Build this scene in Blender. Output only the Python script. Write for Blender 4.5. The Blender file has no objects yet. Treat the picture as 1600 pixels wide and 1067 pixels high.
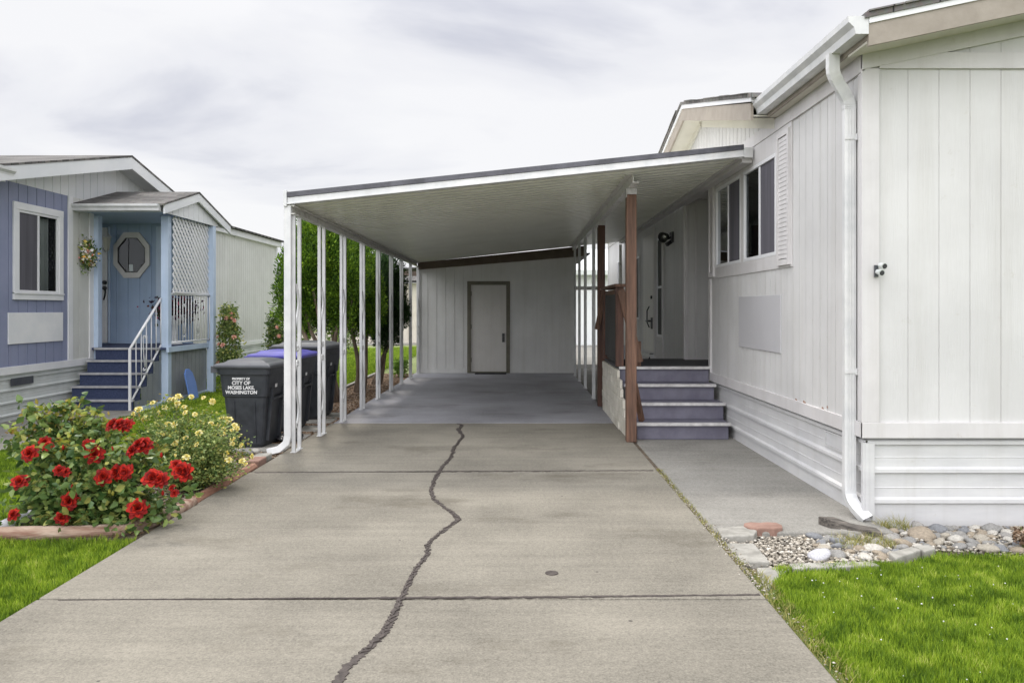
import bpy, bmesh, math, random
import numpy as np
from mathutils import Vector, Matrix, noise

R = math.radians
rng = random.Random(7)
nr = np.random.default_rng(11)
SC = bpy.context.scene
COL = SC.collection

# ------------------------------------------------------------------ camera
cam = bpy.data.cameras.new('camera')
cam.sensor_width = 36.0
cam.lens = 27.0
cam.shift_x = -0.0075
cam.shift_y = -0.0316
cam.clip_start = 0.05
cam.clip_end = 2000
camo = bpy.data.objects.new('camera', cam)
camo.location = (0, 0, 1.45)
camo.rotation_euler = (R(90), 0, 0)
COL.objects.link(camo)
SC.camera = camo

# ------------------------------------------------------------------ light, sky, exposure
SUN_EL, SUN_AZ = R(60), R(-17)          # azimuth from +Y towards +X
sd = Vector((math.sin(SUN_AZ) * math.cos(SUN_EL), math.cos(SUN_AZ) * math.cos(SUN_EL), math.sin(SUN_EL)))
sl = bpy.data.lights.new('sun', 'SUN')
sl.energy = 1.5
sl.angle = R(6.0)
sl.color = (1.0, 0.94, 0.85)
so = bpy.data.objects.new('sun', sl)
so.rotation_euler = sd.to_track_quat('Z', 'Y').to_euler()
so.location = sd * 40
COL.objects.link(so)

world = bpy.data.worlds.new("World")
SC.world = world
world.use_nodes = True
wt = world.node_tree
wt.nodes.clear()
def wn(t, **k):
    n = wt.nodes.new(t)
    for a, b in k.items():
        setattr(n, a, b)
    return n
out = wn('ShaderNodeOutputWorld')
sky = wn('ShaderNodeTexSky', sky_type='NISHITA')
sky.sun_disc = False
sky.sun_elevation = SUN_EL
sky.sun_rotation = SUN_AZ
bgs = wn('ShaderNodeBackground'); bgs.inputs[1].default_value = 0.11
bgc = wn('ShaderNodeBackground'); bgc.inputs[1].default_value = 1.0
mixs = wn('ShaderNodeMixShader')
tc = wn('ShaderNodeTexCoord')
sep = wn('ShaderNodeSeparateXYZ')
wt.links.new(tc.outputs['Generated'], sep.inputs[0])
# overcast layer: project the view direction on a flat cloud deck
mz = wn('ShaderNodeMath', operation='MAXIMUM'); mz.inputs[1].default_value = 0.0
wt.links.new(sep.outputs['Z'], mz.inputs[0])
az = wn('ShaderNodeMath', operation='ADD'); az.inputs[1].default_value = 0.16
wt.links.new(mz.outputs[0], az.inputs[0])
dx = wn('ShaderNodeMath', operation='DIVIDE'); dy = wn('ShaderNodeMath', operation='DIVIDE')
wt.links.new(sep.outputs['X'], dx.inputs[0]); wt.links.new(az.outputs[0], dx.inputs[1])
wt.links.new(sep.outputs['Y'], dy.inputs[0]); wt.links.new(az.outputs[0], dy.inputs[1])
cmb = wn('ShaderNodeCombineXYZ')
wt.links.new(dx.outputs[0], cmb.inputs[0]); wt.links.new(dy.outputs[0], cmb.inputs[1])
n1 = wn('ShaderNodeTexNoise'); n1.inputs['Scale'].default_value = 1.1; n1.inputs['Detail'].default_value = 6
n1.inputs['Roughness'].default_value = 0.5; n1.inputs['Distortion'].default_value = 0.35
mp = wn('ShaderNodeMapping'); mp.inputs['Scale'].default_value = (0.75, 1.0, 1); mp.inputs['Location'].default_value = (3.1, 7.4, 0)
wt.links.new(cmb.outputs[0], mp.inputs[0]); wt.links.new(mp.outputs[0], n1.inputs['Vector'])
cr = wn('ShaderNodeValToRGB')
e = cr.color_ramp.elements
e[0].position = 0.37; e[0].color = (0.60, 0.61, 0.68, 1)
e[1].position = 0.55; e[1].color = (0.90, 0.895, 0.905, 1)
e2 = cr.color_ramp.elements.new(0.46); e2.color = (0.82, 0.82, 0.85, 1)
wt.links.new(n1.outputs['Fac'], cr.inputs['Fac'])
# cloud deck is brighter overhead than near the horizon
pw = wn('ShaderNodeMapRange'); pw.inputs['From Min'].default_value = 0.32; pw.inputs['From Max'].default_value = 0.95
pw.inputs['To Min'].default_value = 1.0; pw.inputs['To Max'].default_value = 1.5
wt.links.new(sep.outputs['Z'], pw.inputs['Value'])
mul = wn('ShaderNodeVectorMath', operation='SCALE')
# unseen bright sky added behind and left of camera to light carport and walls
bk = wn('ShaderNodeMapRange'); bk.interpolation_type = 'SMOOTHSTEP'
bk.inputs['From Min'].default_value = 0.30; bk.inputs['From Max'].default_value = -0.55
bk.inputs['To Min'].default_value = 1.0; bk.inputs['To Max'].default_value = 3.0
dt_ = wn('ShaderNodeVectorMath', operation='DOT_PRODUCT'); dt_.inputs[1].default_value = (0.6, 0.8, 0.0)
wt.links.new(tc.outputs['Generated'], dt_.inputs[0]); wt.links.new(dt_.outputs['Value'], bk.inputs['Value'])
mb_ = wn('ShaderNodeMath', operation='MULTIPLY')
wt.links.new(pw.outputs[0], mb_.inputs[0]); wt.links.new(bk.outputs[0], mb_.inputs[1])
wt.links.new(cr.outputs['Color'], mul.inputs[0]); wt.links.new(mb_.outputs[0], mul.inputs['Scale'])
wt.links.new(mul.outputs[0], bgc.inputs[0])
wt.links.new(sky.outputs[0], bgs.inputs[0])
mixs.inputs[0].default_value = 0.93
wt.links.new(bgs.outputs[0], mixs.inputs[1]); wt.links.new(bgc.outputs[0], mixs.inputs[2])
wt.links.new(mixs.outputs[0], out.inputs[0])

vs = SC.view_settings
SC.display_settings.display_device = 'sRGB'
vs.view_transform = 'Standard'
vs.look = 'None'
vs.exposure = 0.1
vs.gamma = 1.0
SC.cycles.max_bounces = 8
SC.cycles.transparent_max_bounces = 12
SC.cycles.use_denoising = True

# ------------------------------------------------------------------ materials
def mat(name, c1, c2=None, scale=4.0, rough=0.6, bump=0.0, bscale=40.0, stretch=(1, 1, 1), metallic=0.0,
        lo=0.35, hi=0.65, spec=0.5, detail=5, world=False, extra=None, coat=0.0):
    m = bpy.data.materials.new(name)
    m.use_nodes = True
    t = m.node_tree
    b = t.nodes['Principled BSDF']
    b.inputs['Roughness'].default_value = rough
    b.inputs['Metallic'].default_value = metallic
    b.inputs['Specular IOR Level'].default_value = spec
    b.inputs['Coat Weight'].default_value = coat
    co = t.nodes.new('ShaderNodeNewGeometry' if world else 'ShaderNodeTexCoord')
    src = co.outputs['Position' if world else 'Object']
    mpp = t.nodes.new('ShaderNodeMapping'); mpp.inputs['Scale'].default_value = stretch
    t.links.new(src, mpp.inputs[0])
    if c2 is None:
        b.inputs['Base Color'].default_value = (*c1, 1)
    else:
        n = t.nodes.new('ShaderNodeTexNoise'); n.inputs['Scale'].default_value = scale; n.inputs['Detail'].default_value = detail
        n.inputs['Roughness'].default_value = 0.6
        t.links.new(mpp.outputs[0], n.inputs['Vector'])
        r = t.nodes.new('ShaderNodeValToRGB')
        r.color_ramp.elements[0].position = lo; r.color_ramp.elements[0].color = (*c1, 1)
        r.color_ramp.elements[1].position = hi; r.color_ramp.elements[1].color = (*c2, 1)
        t.links.new(n.outputs['Fac'], r.inputs['Fac'])
        t.links.new(r.outputs['Color'], b.inputs['Base Color'])
        m['col'] = 1
    if bump:
        n2 = t.nodes.new('ShaderNodeTexNoise'); n2.inputs['Scale'].default_value = bscale; n2.inputs['Detail'].default_value = 4
        t.links.new(mpp.outputs[0], n2.inputs['Vector'])
        bu = t.nodes.new('ShaderNodeBump'); bu.inputs['Strength'].default_value = bump; bu.inputs['Distance'].default_value = 0.01
        t.links.new(n2.outputs['Fac'], bu.inputs['Height'])
        t.links.new(bu.outputs[0], b.inputs['Normal'])
    if extra:
        extra(t, b, mpp)
    return m

def leafmat(name, cols, rough=0.5, trans=0.25, pos=None, patch=0.0, pscale=1.5):
    """per-leaf colour from Random Per Island"""
    m = bpy.data.materials.new(name); m.use_nodes = True
    t = m.node_tree; b = t.nodes['Principled BSDF']; o = t.nodes['Material Output']
    g = t.nodes.new('ShaderNodeNewGeometry')
    r = t.nodes.new('ShaderNodeValToRGB')
    el = r.color_ramp.elements
    while len(el) < len(cols):
        el.new(0.5)
    for i, c in enumerate(cols):
        el[i].position = i / (len(cols) - 1) if pos is None else pos[i]
        el[i].color = (*c, 1)
    if patch:
        n = t.nodes.new('ShaderNodeTexNoise'); n.inputs['Scale'].default_value = pscale; n.inputs['Detail'].default_value = 5; n.inputs['Roughness'].default_value = 0.65
        t.links.new(g.outputs['Position'], n.inputs['Vector'])
        ma = t.nodes.new('ShaderNodeMath'); ma.operation = 'MULTIPLY_ADD'; ma.inputs[1].default_value = patch * 2; ma.inputs[2].default_value = -patch
        t.links.new(n.outputs['Fac'], ma.inputs[0])
        mc = t.nodes.new('ShaderNodeMath'); mc.operation = 'MULTIPLY_ADD'; mc.inputs[1].default_value = 0.75; mc.use_clamp = True
        t.links.new(g.outputs['Random Per Island'], mc.inputs[0]); t.links.new(ma.outputs[0], mc.inputs[2])
        t.links.new(mc.outputs[0], r.inputs['Fac'])
    else:
        t.links.new(g.outputs['Random Per Island'], r.inputs['Fac'])
    t.links.new(r.outputs['Color'], b.inputs['Base Color'])
    b.inputs['Roughness'].default_value = rough
    b.inputs['Specular IOR Level'].default_value = 0.35
    tr = t.nodes.new('ShaderNodeBsdfTranslucent')
    t.links.new(r.outputs['Color'], tr.inputs['Color'])
    mx = t.nodes.new('ShaderNodeMixShader'); mx.inputs[0].default_value = trans
    t.links.new(b.outputs[0], mx.inputs[1]); t.links.new(tr.outputs[0], mx.inputs[2])
    t.links.new(mx.outputs[0], o.inputs['Surface'])
    return m

def glassmat(name, tint=(0.8, 0.85, 0.85), fac=0.35):
    m = bpy.data.materials.new(name); m.use_nodes = True
    t = m.node_tree; o = t.nodes['Material Output']
    t.nodes.remove(t.nodes['Principled BSDF'])
    tr = t.nodes.new('ShaderNodeBsdfTransparent'); tr.inputs[0].default_value = (*tint, 1)
    gl = t.nodes.new('ShaderNodeBsdfGlossy'); gl.inputs['Roughness'].default_value = 0.03
    gl.inputs[0].default_value = (0.48, 0.50, 0.52, 1)
    fr = t.nodes.new('ShaderNodeFresnel'); fr.inputs[0].default_value = 1.5
    ad = t.nodes.new('ShaderNodeMath'); ad.operation = 'MULTIPLY_ADD'; ad.inputs[1].default_value = 1.0; ad.inputs[2].default_value = 0.0
    t.links.new(fr.outputs[0], ad.inputs[0])
    mx = t.nodes.new('ShaderNodeMixShader')
    t.links.new(ad.outputs[0], mx.inputs[0]); t.links.new(tr.outputs[0], mx.inputs[1]); t.links.new(gl.outputs[0], mx.inputs[2])
    t.links.new(mx.outputs[0], o.inputs['Surface'])
    return m

def concrete_extra(c_lo, c_hi, painted=None):
    def f(t, b, mpp):
        L = t.links
        g = t.nodes.new('ShaderNodeNewGeometry')
        def noise_(scale, st, det=5, ro=0.6):
            mm = t.nodes.new('ShaderNodeMapping'); mm.inputs['Scale'].default_value = st
            L.new(g.outputs['Position'], mm.inputs[0])
            n = t.nodes.new('ShaderNodeTexNoise'); n.inputs['Scale'].default_value = scale; n.inputs['Detail'].default_value = det
            n.inputs['Roughness'].default_value = ro
            L.new(mm.outputs[0], n.inputs['Vector']); return n
        big = noise_(0.8, (1, 1, 1), 7, 0.62)
        streak = noise_(3.0, (0.16, 3.2, 1), 5, 0.7)
        speck = noise_(95, (1, 1, 1), 3, 0.8)
        pit = noise_(38, (1, 1, 1), 3)
        a1 = t.nodes.new('ShaderNodeMath'); a1.operation = 'ADD'
        sm = t.nodes.new('ShaderNodeMath'); sm.operation = 'MULTIPLY_ADD'; sm.inputs[1].default_value = 0.42; sm.inputs[2].default_value = 0.29
        L.new(streak.outputs['Fac'], sm.inputs[0]); L.new(big.outputs['Fac'], a1.inputs[0]); L.new(sm.outputs[0], a1.inputs[1])
        a2 = t.nodes.new('ShaderNodeMath'); a2.operation = 'MULTIPLY_ADD'; a2.inputs[1].default_value = 1.25
        L.new(speck.outputs['Fac'], a2.inputs[0]); L.new(a1.outputs[0], a2.inputs[2])
        a3 = t.nodes.new('ShaderNodeMath'); a3.operation = 'MULTIPLY_ADD'; a3.inputs[1].default_value = 0.55
        L.new(pit.outputs['Fac'], a3.inputs[0]); L.new(a2.outputs[0], a3.inputs[2])
        mr = t.nodes.new('ShaderNodeMapRange'); mr.inputs['From Min'].default_value = 1.50; mr.inputs['From Max'].default_value = 2.30
        L.new(a3.outputs[0], mr.inputs['Value'])
        r = t.nodes.new('ShaderNodeValToRGB')
        r.color_ramp.elements[0].color = (*c_lo, 1); r.color_ramp.elements[1].color = (*c_hi, 1)
        L.new(mr.outputs[0], r.inputs['Fac'])
        col = r.outputs['Color']
        # blotchy oil and rust stains
        st = noise_(0.9, (0.7, 1.3, 1), 6, 0.7)
        rs = t.nodes.new('ShaderNodeMapRange'); rs.inputs['From Min'].default_value = 0.55; rs.inputs['From Max'].default_value = 0.70
        rs.inputs['To Max'].default_value = 0.6
        L.new(st.outputs['Fac'], rs.inputs['Value'])
        mx = t.nodes.new('ShaderNodeMix'); mx.data_type = 'RGBA'
        L.new(rs.outputs[0], mx.inputs['Factor']); L.new(col, mx.inputs[6]); mx.inputs[7].default_value = (c_lo[0] * 0.75, c_lo[1] * 0.68, c_lo[2] * 0.55, 1)
        # rare dark specks
        vo = t.nodes.new('ShaderNodeTexVoronoi'); vo.inputs['Scale'].default_value = 2.6
        L.new(g.outputs['Position'], vo.inputs['Vector'])
        lt = t.nodes.new('ShaderNodeMath'); lt.operation = 'LESS_THAN'; lt.inputs[1].default_value = 0.028
        L.new(vo.outputs['Distance'], lt.inputs[0])
        mx2 = t.nodes.new('ShaderNodeMix'); mx2.data_type = 'RGBA'
        L.new(lt.outputs[0], mx2.inputs['Factor']); L.new(mx.outputs[2], mx2.inputs[6]); mx2.inputs[7].default_value = (0.09, 0.08, 0.07, 1)
        L.new(mx2.outputs[2], b.inputs['Base Color'])
        bu = t.nodes.new('ShaderNodeBump'); bu.inputs['Strength'].default_value = 0.35; bu.inputs['Distance'].default_value = 0.006
        L.new(a2.outputs[0], bu.inputs['Height']); L.new(bu.outputs[0], b.inputs['Normal'])
    return f

def shingle_extra(t, b, mpp):
    L = t.links
    br = t.nodes.new('ShaderNodeTexBrick')
    br.inputs['Scale'].default_value = 1.0
    br.inputs['Brick Width'].default_value = 0.30; br.inputs['Row Height'].default_value = 0.14
    br.inputs['Mortar Size'].default_value = 0.006
    br.inputs['Color1'].default_value = (0.075, 0.072, 0.07, 1); br.inputs['Color2'].default_value = (0.21, 0.20, 0.19, 1)
    br.inputs['Mortar'].default_value = (0.03, 0.03, 0.03, 1)
    g = t.nodes.new('ShaderNodeNewGeometry')
    L.new(g.outputs['Position'], br.inputs['Vector'])
    n = t.nodes.new('ShaderNodeTexNoise'); n.inputs['Scale'].default_value = 30
    L.new(g.outputs['Position'], n.inputs['Vector'])
    mx = t.nodes.new('ShaderNodeMix'); mx.data_type = 'RGBA'; mx.blend_type = 'MULTIPLY'; mx.inputs['Factor'].default_value = 0.8
    L.new(br.outputs['Color'], mx.inputs[6]); L.new(n.outputs['Color'], mx.inputs[7])
    mx2 = t.nodes.new('ShaderNodeMix'); mx2.data_type = 'RGBA'; mx2.inputs['Factor'].default_value = 0.55
    L.new(mx.outputs[2], mx2.inputs[6]); L.new(br.outputs['Color'], mx2.inputs[7])
    L.new(mx2.outputs[2], b.inputs['Base Color'])
    bu = t.nodes.new('ShaderNodeBump'); bu.inputs['Strength'].default_value = 0.6; bu.inputs['Distance'].default_value = 0.01
    L.new(n.outputs['Fac'], bu.inputs['Height']); L.new(bu.outputs[0], b.inputs['Normal'])

def siding_extra(t, b, mpp):
    """vertical wood-grain relief and a faint grime"""
    L = t.links
    g = t.nodes.new('ShaderNodeNewGeometry')
    mm = t.nodes.new('ShaderNodeMapping'); mm.inputs['Scale'].default_value = (90, 90, 5)
    L.new(g.outputs['Position'], mm.inputs[0])
    n = t.nodes.new('ShaderNodeTexNoise'); n.inputs['Scale'].default_value = 1; n.inputs['Detail'].default_value = 4; n.inputs['Distortion'].default_value = 1.2
    L.new(mm.outputs[0], n.inputs['Vector'])
    bu = t.nodes.new('ShaderNodeBump'); bu.inputs['Strength'].default_value = 0.5; bu.inputs['Distance'].default_value = 0.004
    L.new(n.outputs['Fac'], bu.inputs['Height']); L.new(bu.outputs[0], b.inputs['Normal'])
    grime_extra(t, b, mpp)

def grime_extra(t, b, mpp):
    '''rain streaks and blotches of dirt over whatever base colour the paint has'''
    L = t.links
    src = b.inputs['Base Color'].links[0].from_socket
    g = t.nodes.new('ShaderNodeNewGeometry')
    m1 = t.nodes.new('ShaderNodeMapping'); m1.inputs['Scale'].default_value = (7, 7, 0.35); L.new(g.outputs['Position'], m1.inputs[0])
    a = t.nodes.new('ShaderNodeTexNoise'); a.inputs['Scale'].default_value = 1; a.inputs['Detail'].default_value = 7; a.inputs['Roughness'].default_value = 0.7; L.new(m1.outputs[0], a.inputs['Vector'])
    c = t.nodes.new('ShaderNodeTexNoise'); c.inputs['Scale'].default_value = 9; c.inputs['Detail'].default_value = 8; c.inputs['Roughness'].default_value = 0.75; L.new(g.outputs['Position'], c.inputs['Vector'])
    r1 = t.nodes.new('ShaderNodeMapRange'); r1.inputs['From Min'].default_value = 0.48; r1.inputs['From Max'].default_value = 0.75; r1.inputs['To Max'].default_value = 0.38; L.new(a.outputs['Fac'], r1.inputs['Value'])
    r2 = t.nodes.new('ShaderNodeMapRange'); r2.inputs['From Min'].default_value = 0.62; r2.inputs['From Max'].default_value = 0.72; r2.inputs['To Max'].default_value = 0.5; L.new(c.outputs['Fac'], r2.inputs['Value'])
    mx = t.nodes.new('ShaderNodeMix'); mx.data_type = 'RGBA'; mx.blend_type = 'MULTIPLY'; mx.inputs[7].default_value = (0.74, 0.72, 0.67, 1)
    L.new(r1.outputs[0], mx.inputs['Factor']); L.new(src, mx.inputs[6])
    mx2 = t.nodes.new('ShaderNodeMix'); mx2.data_type = 'RGBA'; mx2.blend_type = 'MULTIPLY'; mx2.inputs[7].default_value = (0.78, 0.74, 0.66, 1)
    L.new(r2.outputs[0], mx2.inputs['Factor']); L.new(mx.outputs[2], mx2.inputs[6])
    L.new(mx2.outputs[2], b.inputs['Base Color'])

M = {}
M['siding'] = mat('painted_siding', (0.535, 0.530, 0.525), (0.60, 0.595, 0.59), scale=1.3, rough=0.55, world=True, extra=siding_extra)
M['trim'] = mat('painted_trim', (0.54, 0.525, 0.525), (0.61, 0.595, 0.595), scale=2.5, rough=0.5, world=True, bump=0.12, bscale=60, extra=grime_extra)
M['white'] = mat('white_paint', (0.66, 0.67, 0.69), (0.74, 0.74, 0.75), scale=3, rough=0.35, world=True)
M['metalwhite'] = mat('white_coated_metal', (0.56, 0.57, 0.58), (0.68, 0.68, 0.68), scale=6, rough=0.4, world=True, bump=0.05, bscale=12, detail=8, extra=grime_extra)
M['dirtywhite'] = mat('weathered_white_metal', (0.36, 0.34, 0.30), (0.70, 0.69, 0.66), scale=14, rough=0.5, lo=0.28, hi=0.46, world=True)
M['skirt'] = mat('skirting_metal', (0.52, 0.52, 0.53), (0.61, 0.61, 0.61), scale=1.6, rough=0.42, world=True, stretch=(1, 1, 5), bump=0.08, bscale=6, extra=grime_extra)
M['taupe'] = mat('taupe_fascia_paint', (0.27, 0.235, 0.195), (0.33, 0.29, 0.245), scale=6, rough=0.6, world=True, bump=0.15, bscale=50)
M['soffit'] = mat('cream_soffit', (0.56, 0.54, 0.47), (0.62, 0.60, 0.53), scale=3, rough=0.6, world=True)
M['brownfascia'] = mat('dark_brown_fascia', (0.10, 0.075, 0.055), (0.14, 0.105, 0.08), scale=5, rough=0.7, world=True)
M['shingle'] = mat('asphalt_shingle', (0.12, 0.11, 0.1), rough=0.95, extra=shingle_extra)
M['roofpan'] = mat('carport_pan_metal', (0.72, 0.72, 0.65), (0.80, 0.80, 0.73), scale=2.0, rough=0.33, world=True, spec=0.5)
M['darkstrip'] = mat('black_edge_flashing', (0.05, 0.05, 0.06), (0.10, 0.10, 0.12), scale=6, rough=0.5, world=True)
M['shed'] = mat('shed_siding', (0.68, 0.68, 0.67), (0.76, 0.76, 0.75), scale=1.5, rough=0.55, world=True, extra=siding_extra)
M['sheddoor'] = mat('shed_door_paint', (0.62, 0.60, 0.57), (0.68, 0.66, 0.63), scale=1.2, rough=0.45, world=True, extra=grime_extra)
M['shedframe'] = mat('shed_door_frame', (0.13, 0.12, 0.09), (0.18, 0.165, 0.125), scale=4, rough=0.6, world=True)
M['black'] = mat('black_metal', (0.02, 0.02, 0.022), rough=0.4)
M['bin'] = mat('black_bin_plastic', (0.018, 0.021, 0.027), (0.036, 0.040, 0.048), scale=8, rough=0.48, bump=0.12, bscale=120)
M['binlid'] = mat('grey_lid_plastic', (0.055, 0.058, 0.07), (0.085, 0.09, 0.10), scale=5, rough=0.42)
M['bluelid'] = mat('blue_lid_plastic', (0.05, 0.045, 0.26), (0.075, 0.068, 0.36), scale=5, rough=0.4)
M['text'] = mat('white_lettering', (0.62, 0.62, 0.62), rough=0.6)
M['rubber'] = mat('rubber', (0.015, 0.015, 0.015), rough=0.8)
M['redwood'] = mat('stained_redwood', (0.080, 0.042, 0.027), (0.175, 0.092, 0.058), scale=3.5, rough=0.65, stretch=(9, 9, 0.7), bump=0.25, bscale=20, world=True)
M['redwood2'] = mat('dark_shaded_redwood', (0.06, 0.03, 0.022), (0.12, 0.06, 0.042), scale=3.5, rough=0.7, stretch=(9, 9, 0.7), bump=0.25, bscale=20, world=True)  # darker copy of the redwood, shade on the rear post put into the colour
M['purplestep'] = mat('purple_grey_step_paint', (0.115, 0.11, 0.15), (0.16, 0.155, 0.20), scale=5, rough=0.55, world=True, bump=0.15, bscale=45, extra=grime_extra)
M['deck'] = mat('deck_carpet', (0.05, 0.05, 0.055), (0.085, 0.085, 0.09), scale=30, rough=0.95, world=True, bump=0.3, bscale=200)
M['nosing'] = mat('step_nosing', (0.42, 0.41, 0.41), (0.62, 0.61, 0.60), scale=12, rough=0.5, world=True)
M['greynosing'] = mat('grey_step_nosing', (0.30, 0.30, 0.31), (0.42, 0.42, 0.43), scale=12, rough=0.6, world=True)
M['panelgrey'] = mat('plain_grey_panel', (0.44, 0.435, 0.45), (0.48, 0.475, 0.49), scale=1.5, rough=0.5, world=True)
M['block'] = mat('painted_block', (0.52, 0.49, 0.42), (0.68, 0.65, 0.58), scale=5, rough=0.75, world=True, bump=0.3, bscale=40)
M['purple'] = mat('periwinkle_siding', (0.20, 0.225, 0.335), (0.24, 0.262, 0.38), scale=1.5, rough=0.55, world=True, extra=siding_extra)
M['bluepost'] = mat('light_blue_paint', (0.43, 0.53, 0.68), (0.49, 0.59, 0.74), scale=3, rough=0.5, world=True, extra=grime_extra)
M['blueporch'] = mat('blue_porch_siding', (0.27, 0.36, 0.52), (0.31, 0.41, 0.57), scale=1.5, rough=0.5, world=True, extra=siding_extra)
M['greydeck'] = mat('grey_deck_siding', (0.20, 0.215, 0.235), (0.26, 0.275, 0.295), scale=2, rough=0.6, world=True, extra=siding_extra)
M['leftgrey'] = mat('light_grey_siding', (0.56, 0.565, 0.54), (0.64, 0.645, 0.62), scale=1.5, rough=0.55, world=True, extra=siding_extra)
M['leftskirt'] = mat('left_skirting', (0.50, 0.53, 0.52), (0.60, 0.62, 0.61), scale=2, rough=0.5, world=True, extra=grime_extra)
M['bluecarpet'] = mat('blue_outdoor_carpet', (0.03, 0.042, 0.09), (0.05, 0.065, 0.13), scale=40, rough=0.95, world=True, bump=0.4, bscale=250)
M['paddle'] = mat('blue_plastic', (0.10, 0.20, 0.52), (0.13, 0.24, 0.60), scale=3, rough=0.4)
M['glass'] = glassmat('window_glass')
M['room'] = mat('dark_room', (0.018, 0.018, 0.02), rough=0.9)
M['screen'] = mat('insect_screen', (0.07, 0.068, 0.08), (0.105, 0.10, 0.12), scale=1.5, rough=0.8, stretch=(8, 8, 0.4), world=True)
M['curtain'] = mat('sheer_curtain', (0.42, 0.43, 0.41), (0.58, 0.59, 0.56), scale=2, rough=0.85, world=True)
M['darkscreen'] = mat('dark_screen', (0.03, 0.03, 0.03), (0.05, 0.05, 0.05), scale=2, rough=0.6, world=True)
M['chrome'] = mat('lamp_reflector', (0.6, 0.6, 0.58), rough=0.2, metallic=0.9)
M['concrete'] = mat('driveway_concrete', (0.3, 0.3, 0.28), rough=0.9, extra=concrete_extra((0.090, 0.083, 0.068), (0.310, 0.286, 0.236)))
M['painted'] = mat('painted_floor', (0.3, 0.3, 0.3), rough=0.62, extra=concrete_extra((0.15, 0.15, 0.16), (0.44, 0.44, 0.485)))
M['path'] = mat('path_concrete', (0.3, 0.3, 0.3), rough=0.9, extra=concrete_extra((0.125, 0.12, 0.108), (0.33, 0.318, 0.29)))
M['tar'] = mat('crack_sealant', (0.040, 0.032, 0.029), (0.085, 0.07, 0.063), scale=25, rough=0.75, world=True, bump=0.5, bscale=90)
M['soil'] = mat('soil', (0.06, 0.045, 0.03), (0.16, 0.125, 0.09), scale=18, rough=1, world=True, bump=0.8, bscale=60)
M['lawnbase'] = mat('lawn_soil', (0.07, 0.10, 0.025), (0.13, 0.18, 0.04), scale=9, rough=1, world=True, bump=0.8, bscale=80)
M['farlawn'] = mat('mown_lawn', (0.15, 0.19, 0.07), (0.24, 0.28, 0.11), scale=3, rough=1, world=True, bump=0.6, bscale=120)
M['timber'] = mat('reddish_timber', (0.19, 0.085, 0.055), (0.36, 0.20, 0.14), scale=5, rough=0.85, bump=0.4, bscale=30, stretch=(5, 0.8, 5), world=True)
M['log'] = mat('weathered_log', (0.22, 0.12, 0.085), (0.46, 0.36, 0.28), scale=4, rough=0.9, bump=0.6, bscale=22, stretch=(0.8, 5, 5), world=True)
M['bark'] = mat('cypress_bark', (0.10, 0.07, 0.05), (0.27, 0.205, 0.155), scale=6, rough=0.95, bump=0.9, bscale=14, stretch=(4, 4, 0.5), world=True)
M['cane'] = mat('rose_cane', (0.09, 0.13, 0.03), (0.18, 0.16, 0.06), scale=8, rough=0.7)
M['paver'] = mat('concrete_paver', (0.22, 0.212, 0.19), (0.37, 0.358, 0.325), scale=9, rough=0.9, world=True, bump=0.4, bscale=50)
M['brick'] = mat('red_brick', (0.20, 0.115, 0.088), (0.31, 0.195, 0.155), scale=9, rough=0.9, world=True, bump=0.5, bscale=40)
M['mulch'] = leafmat('mulch_chips', [(0.05, 0.03, 0.02), (0.16, 0.10, 0.06), (0.30, 0.20, 0.13), (0.40, 0.33, 0.26)], rough=0.95, trans=0.0)
M['pebble'] = leafmat('pebbles', [(0.15, 0.135, 0.115), (0.28, 0.25, 0.205), (0.40, 0.36, 0.30), (0.58, 0.55, 0.49)], rough=0.8, trans=0.0)
M['grass'] = leafmat('grass_blades', [(0.085, 0.16, 0.014), (0.22, 0.34, 0.025), (0.40, 0.52, 0.05), (0.60, 0.62, 0.18)], rough=0.6, trans=0.4, pos=[0, 0.4, 0.85, 1.0], patch=1.25, pscale=6.0)
M['weed'] = leafmat('dry_weed', [(0.16, 0.20, 0.04), (0.38, 0.32, 0.12)], rough=0.8, trans=0.2)
M['redleaf'] = leafmat('rose_leaves', [(0.045, 0.095, 0.028), (0.11, 0.18, 0.05), (0.21, 0.28, 0.08), (0.36, 0.36, 0.10)], rough=0.33, trans=0.22, pos=[0, 0.4, 0.8, 1])
M['yelleaf'] = leafmat('fine_rose_leaves', [(0.06, 0.12, 0.03), (0.17, 0.24, 0.07), (0.32, 0.38, 0.12), (0.52, 0.48, 0.12)], rough=0.5, trans=0.3, pos=[0, 0.4, 0.85, 1])
M['newleaf'] = leafmat('young_leaves', [(0.22, 0.30, 0.04), (0.36, 0.36, 0.06), (0.36, 0.22, 0.06)], rough=0.45, trans=0.3)
M['cypress'] = leafmat('cypress_sprays', [(0.03, 0.075, 0.010), (0.10, 0.20, 0.016), (0.24, 0.39, 0.03), (0.42, 0.56, 0.05)], rough=0.6, trans=0.3, patch=0.9, pscale=4.5, pos=[0, 0.4, 0.8, 1])
M['cypressshade'] = leafmat('shaded_cypress_sprays', [(0.010, 0.028, 0.008), (0.022, 0.055, 0.012), (0.05, 0.11, 0.02)], rough=0.6, trans=0.15)  # darker copy of the cypress leaves, shade put into the colour
M['shrub'] = leafmat('shrub_leaves', [(0.06, 0.15, 0.02), (0.16, 0.30, 0.035), (0.30, 0.45, 0.06)], rough=0.5, trans=0.3)
M['redpetal'] = leafmat('red_petals', [(0.10, 0.001, 0.001), (0.25, 0.003, 0.001), (0.50, 0.016, 0.003)], rough=0.75, trans=0.12)
M['yelpetal'] = leafmat('yellow_petals', [(0.62, 0.47, 0.06), (0.72, 0.63, 0.18), (0.78, 0.74, 0.45)], rough=0.5, trans=0.25)
M['pinkpetal'] = leafmat('peach_petals', [(0.75, 0.30, 0.22), (0.85, 0.55, 0.45)], rough=0.5, trans=0.25)
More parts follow.
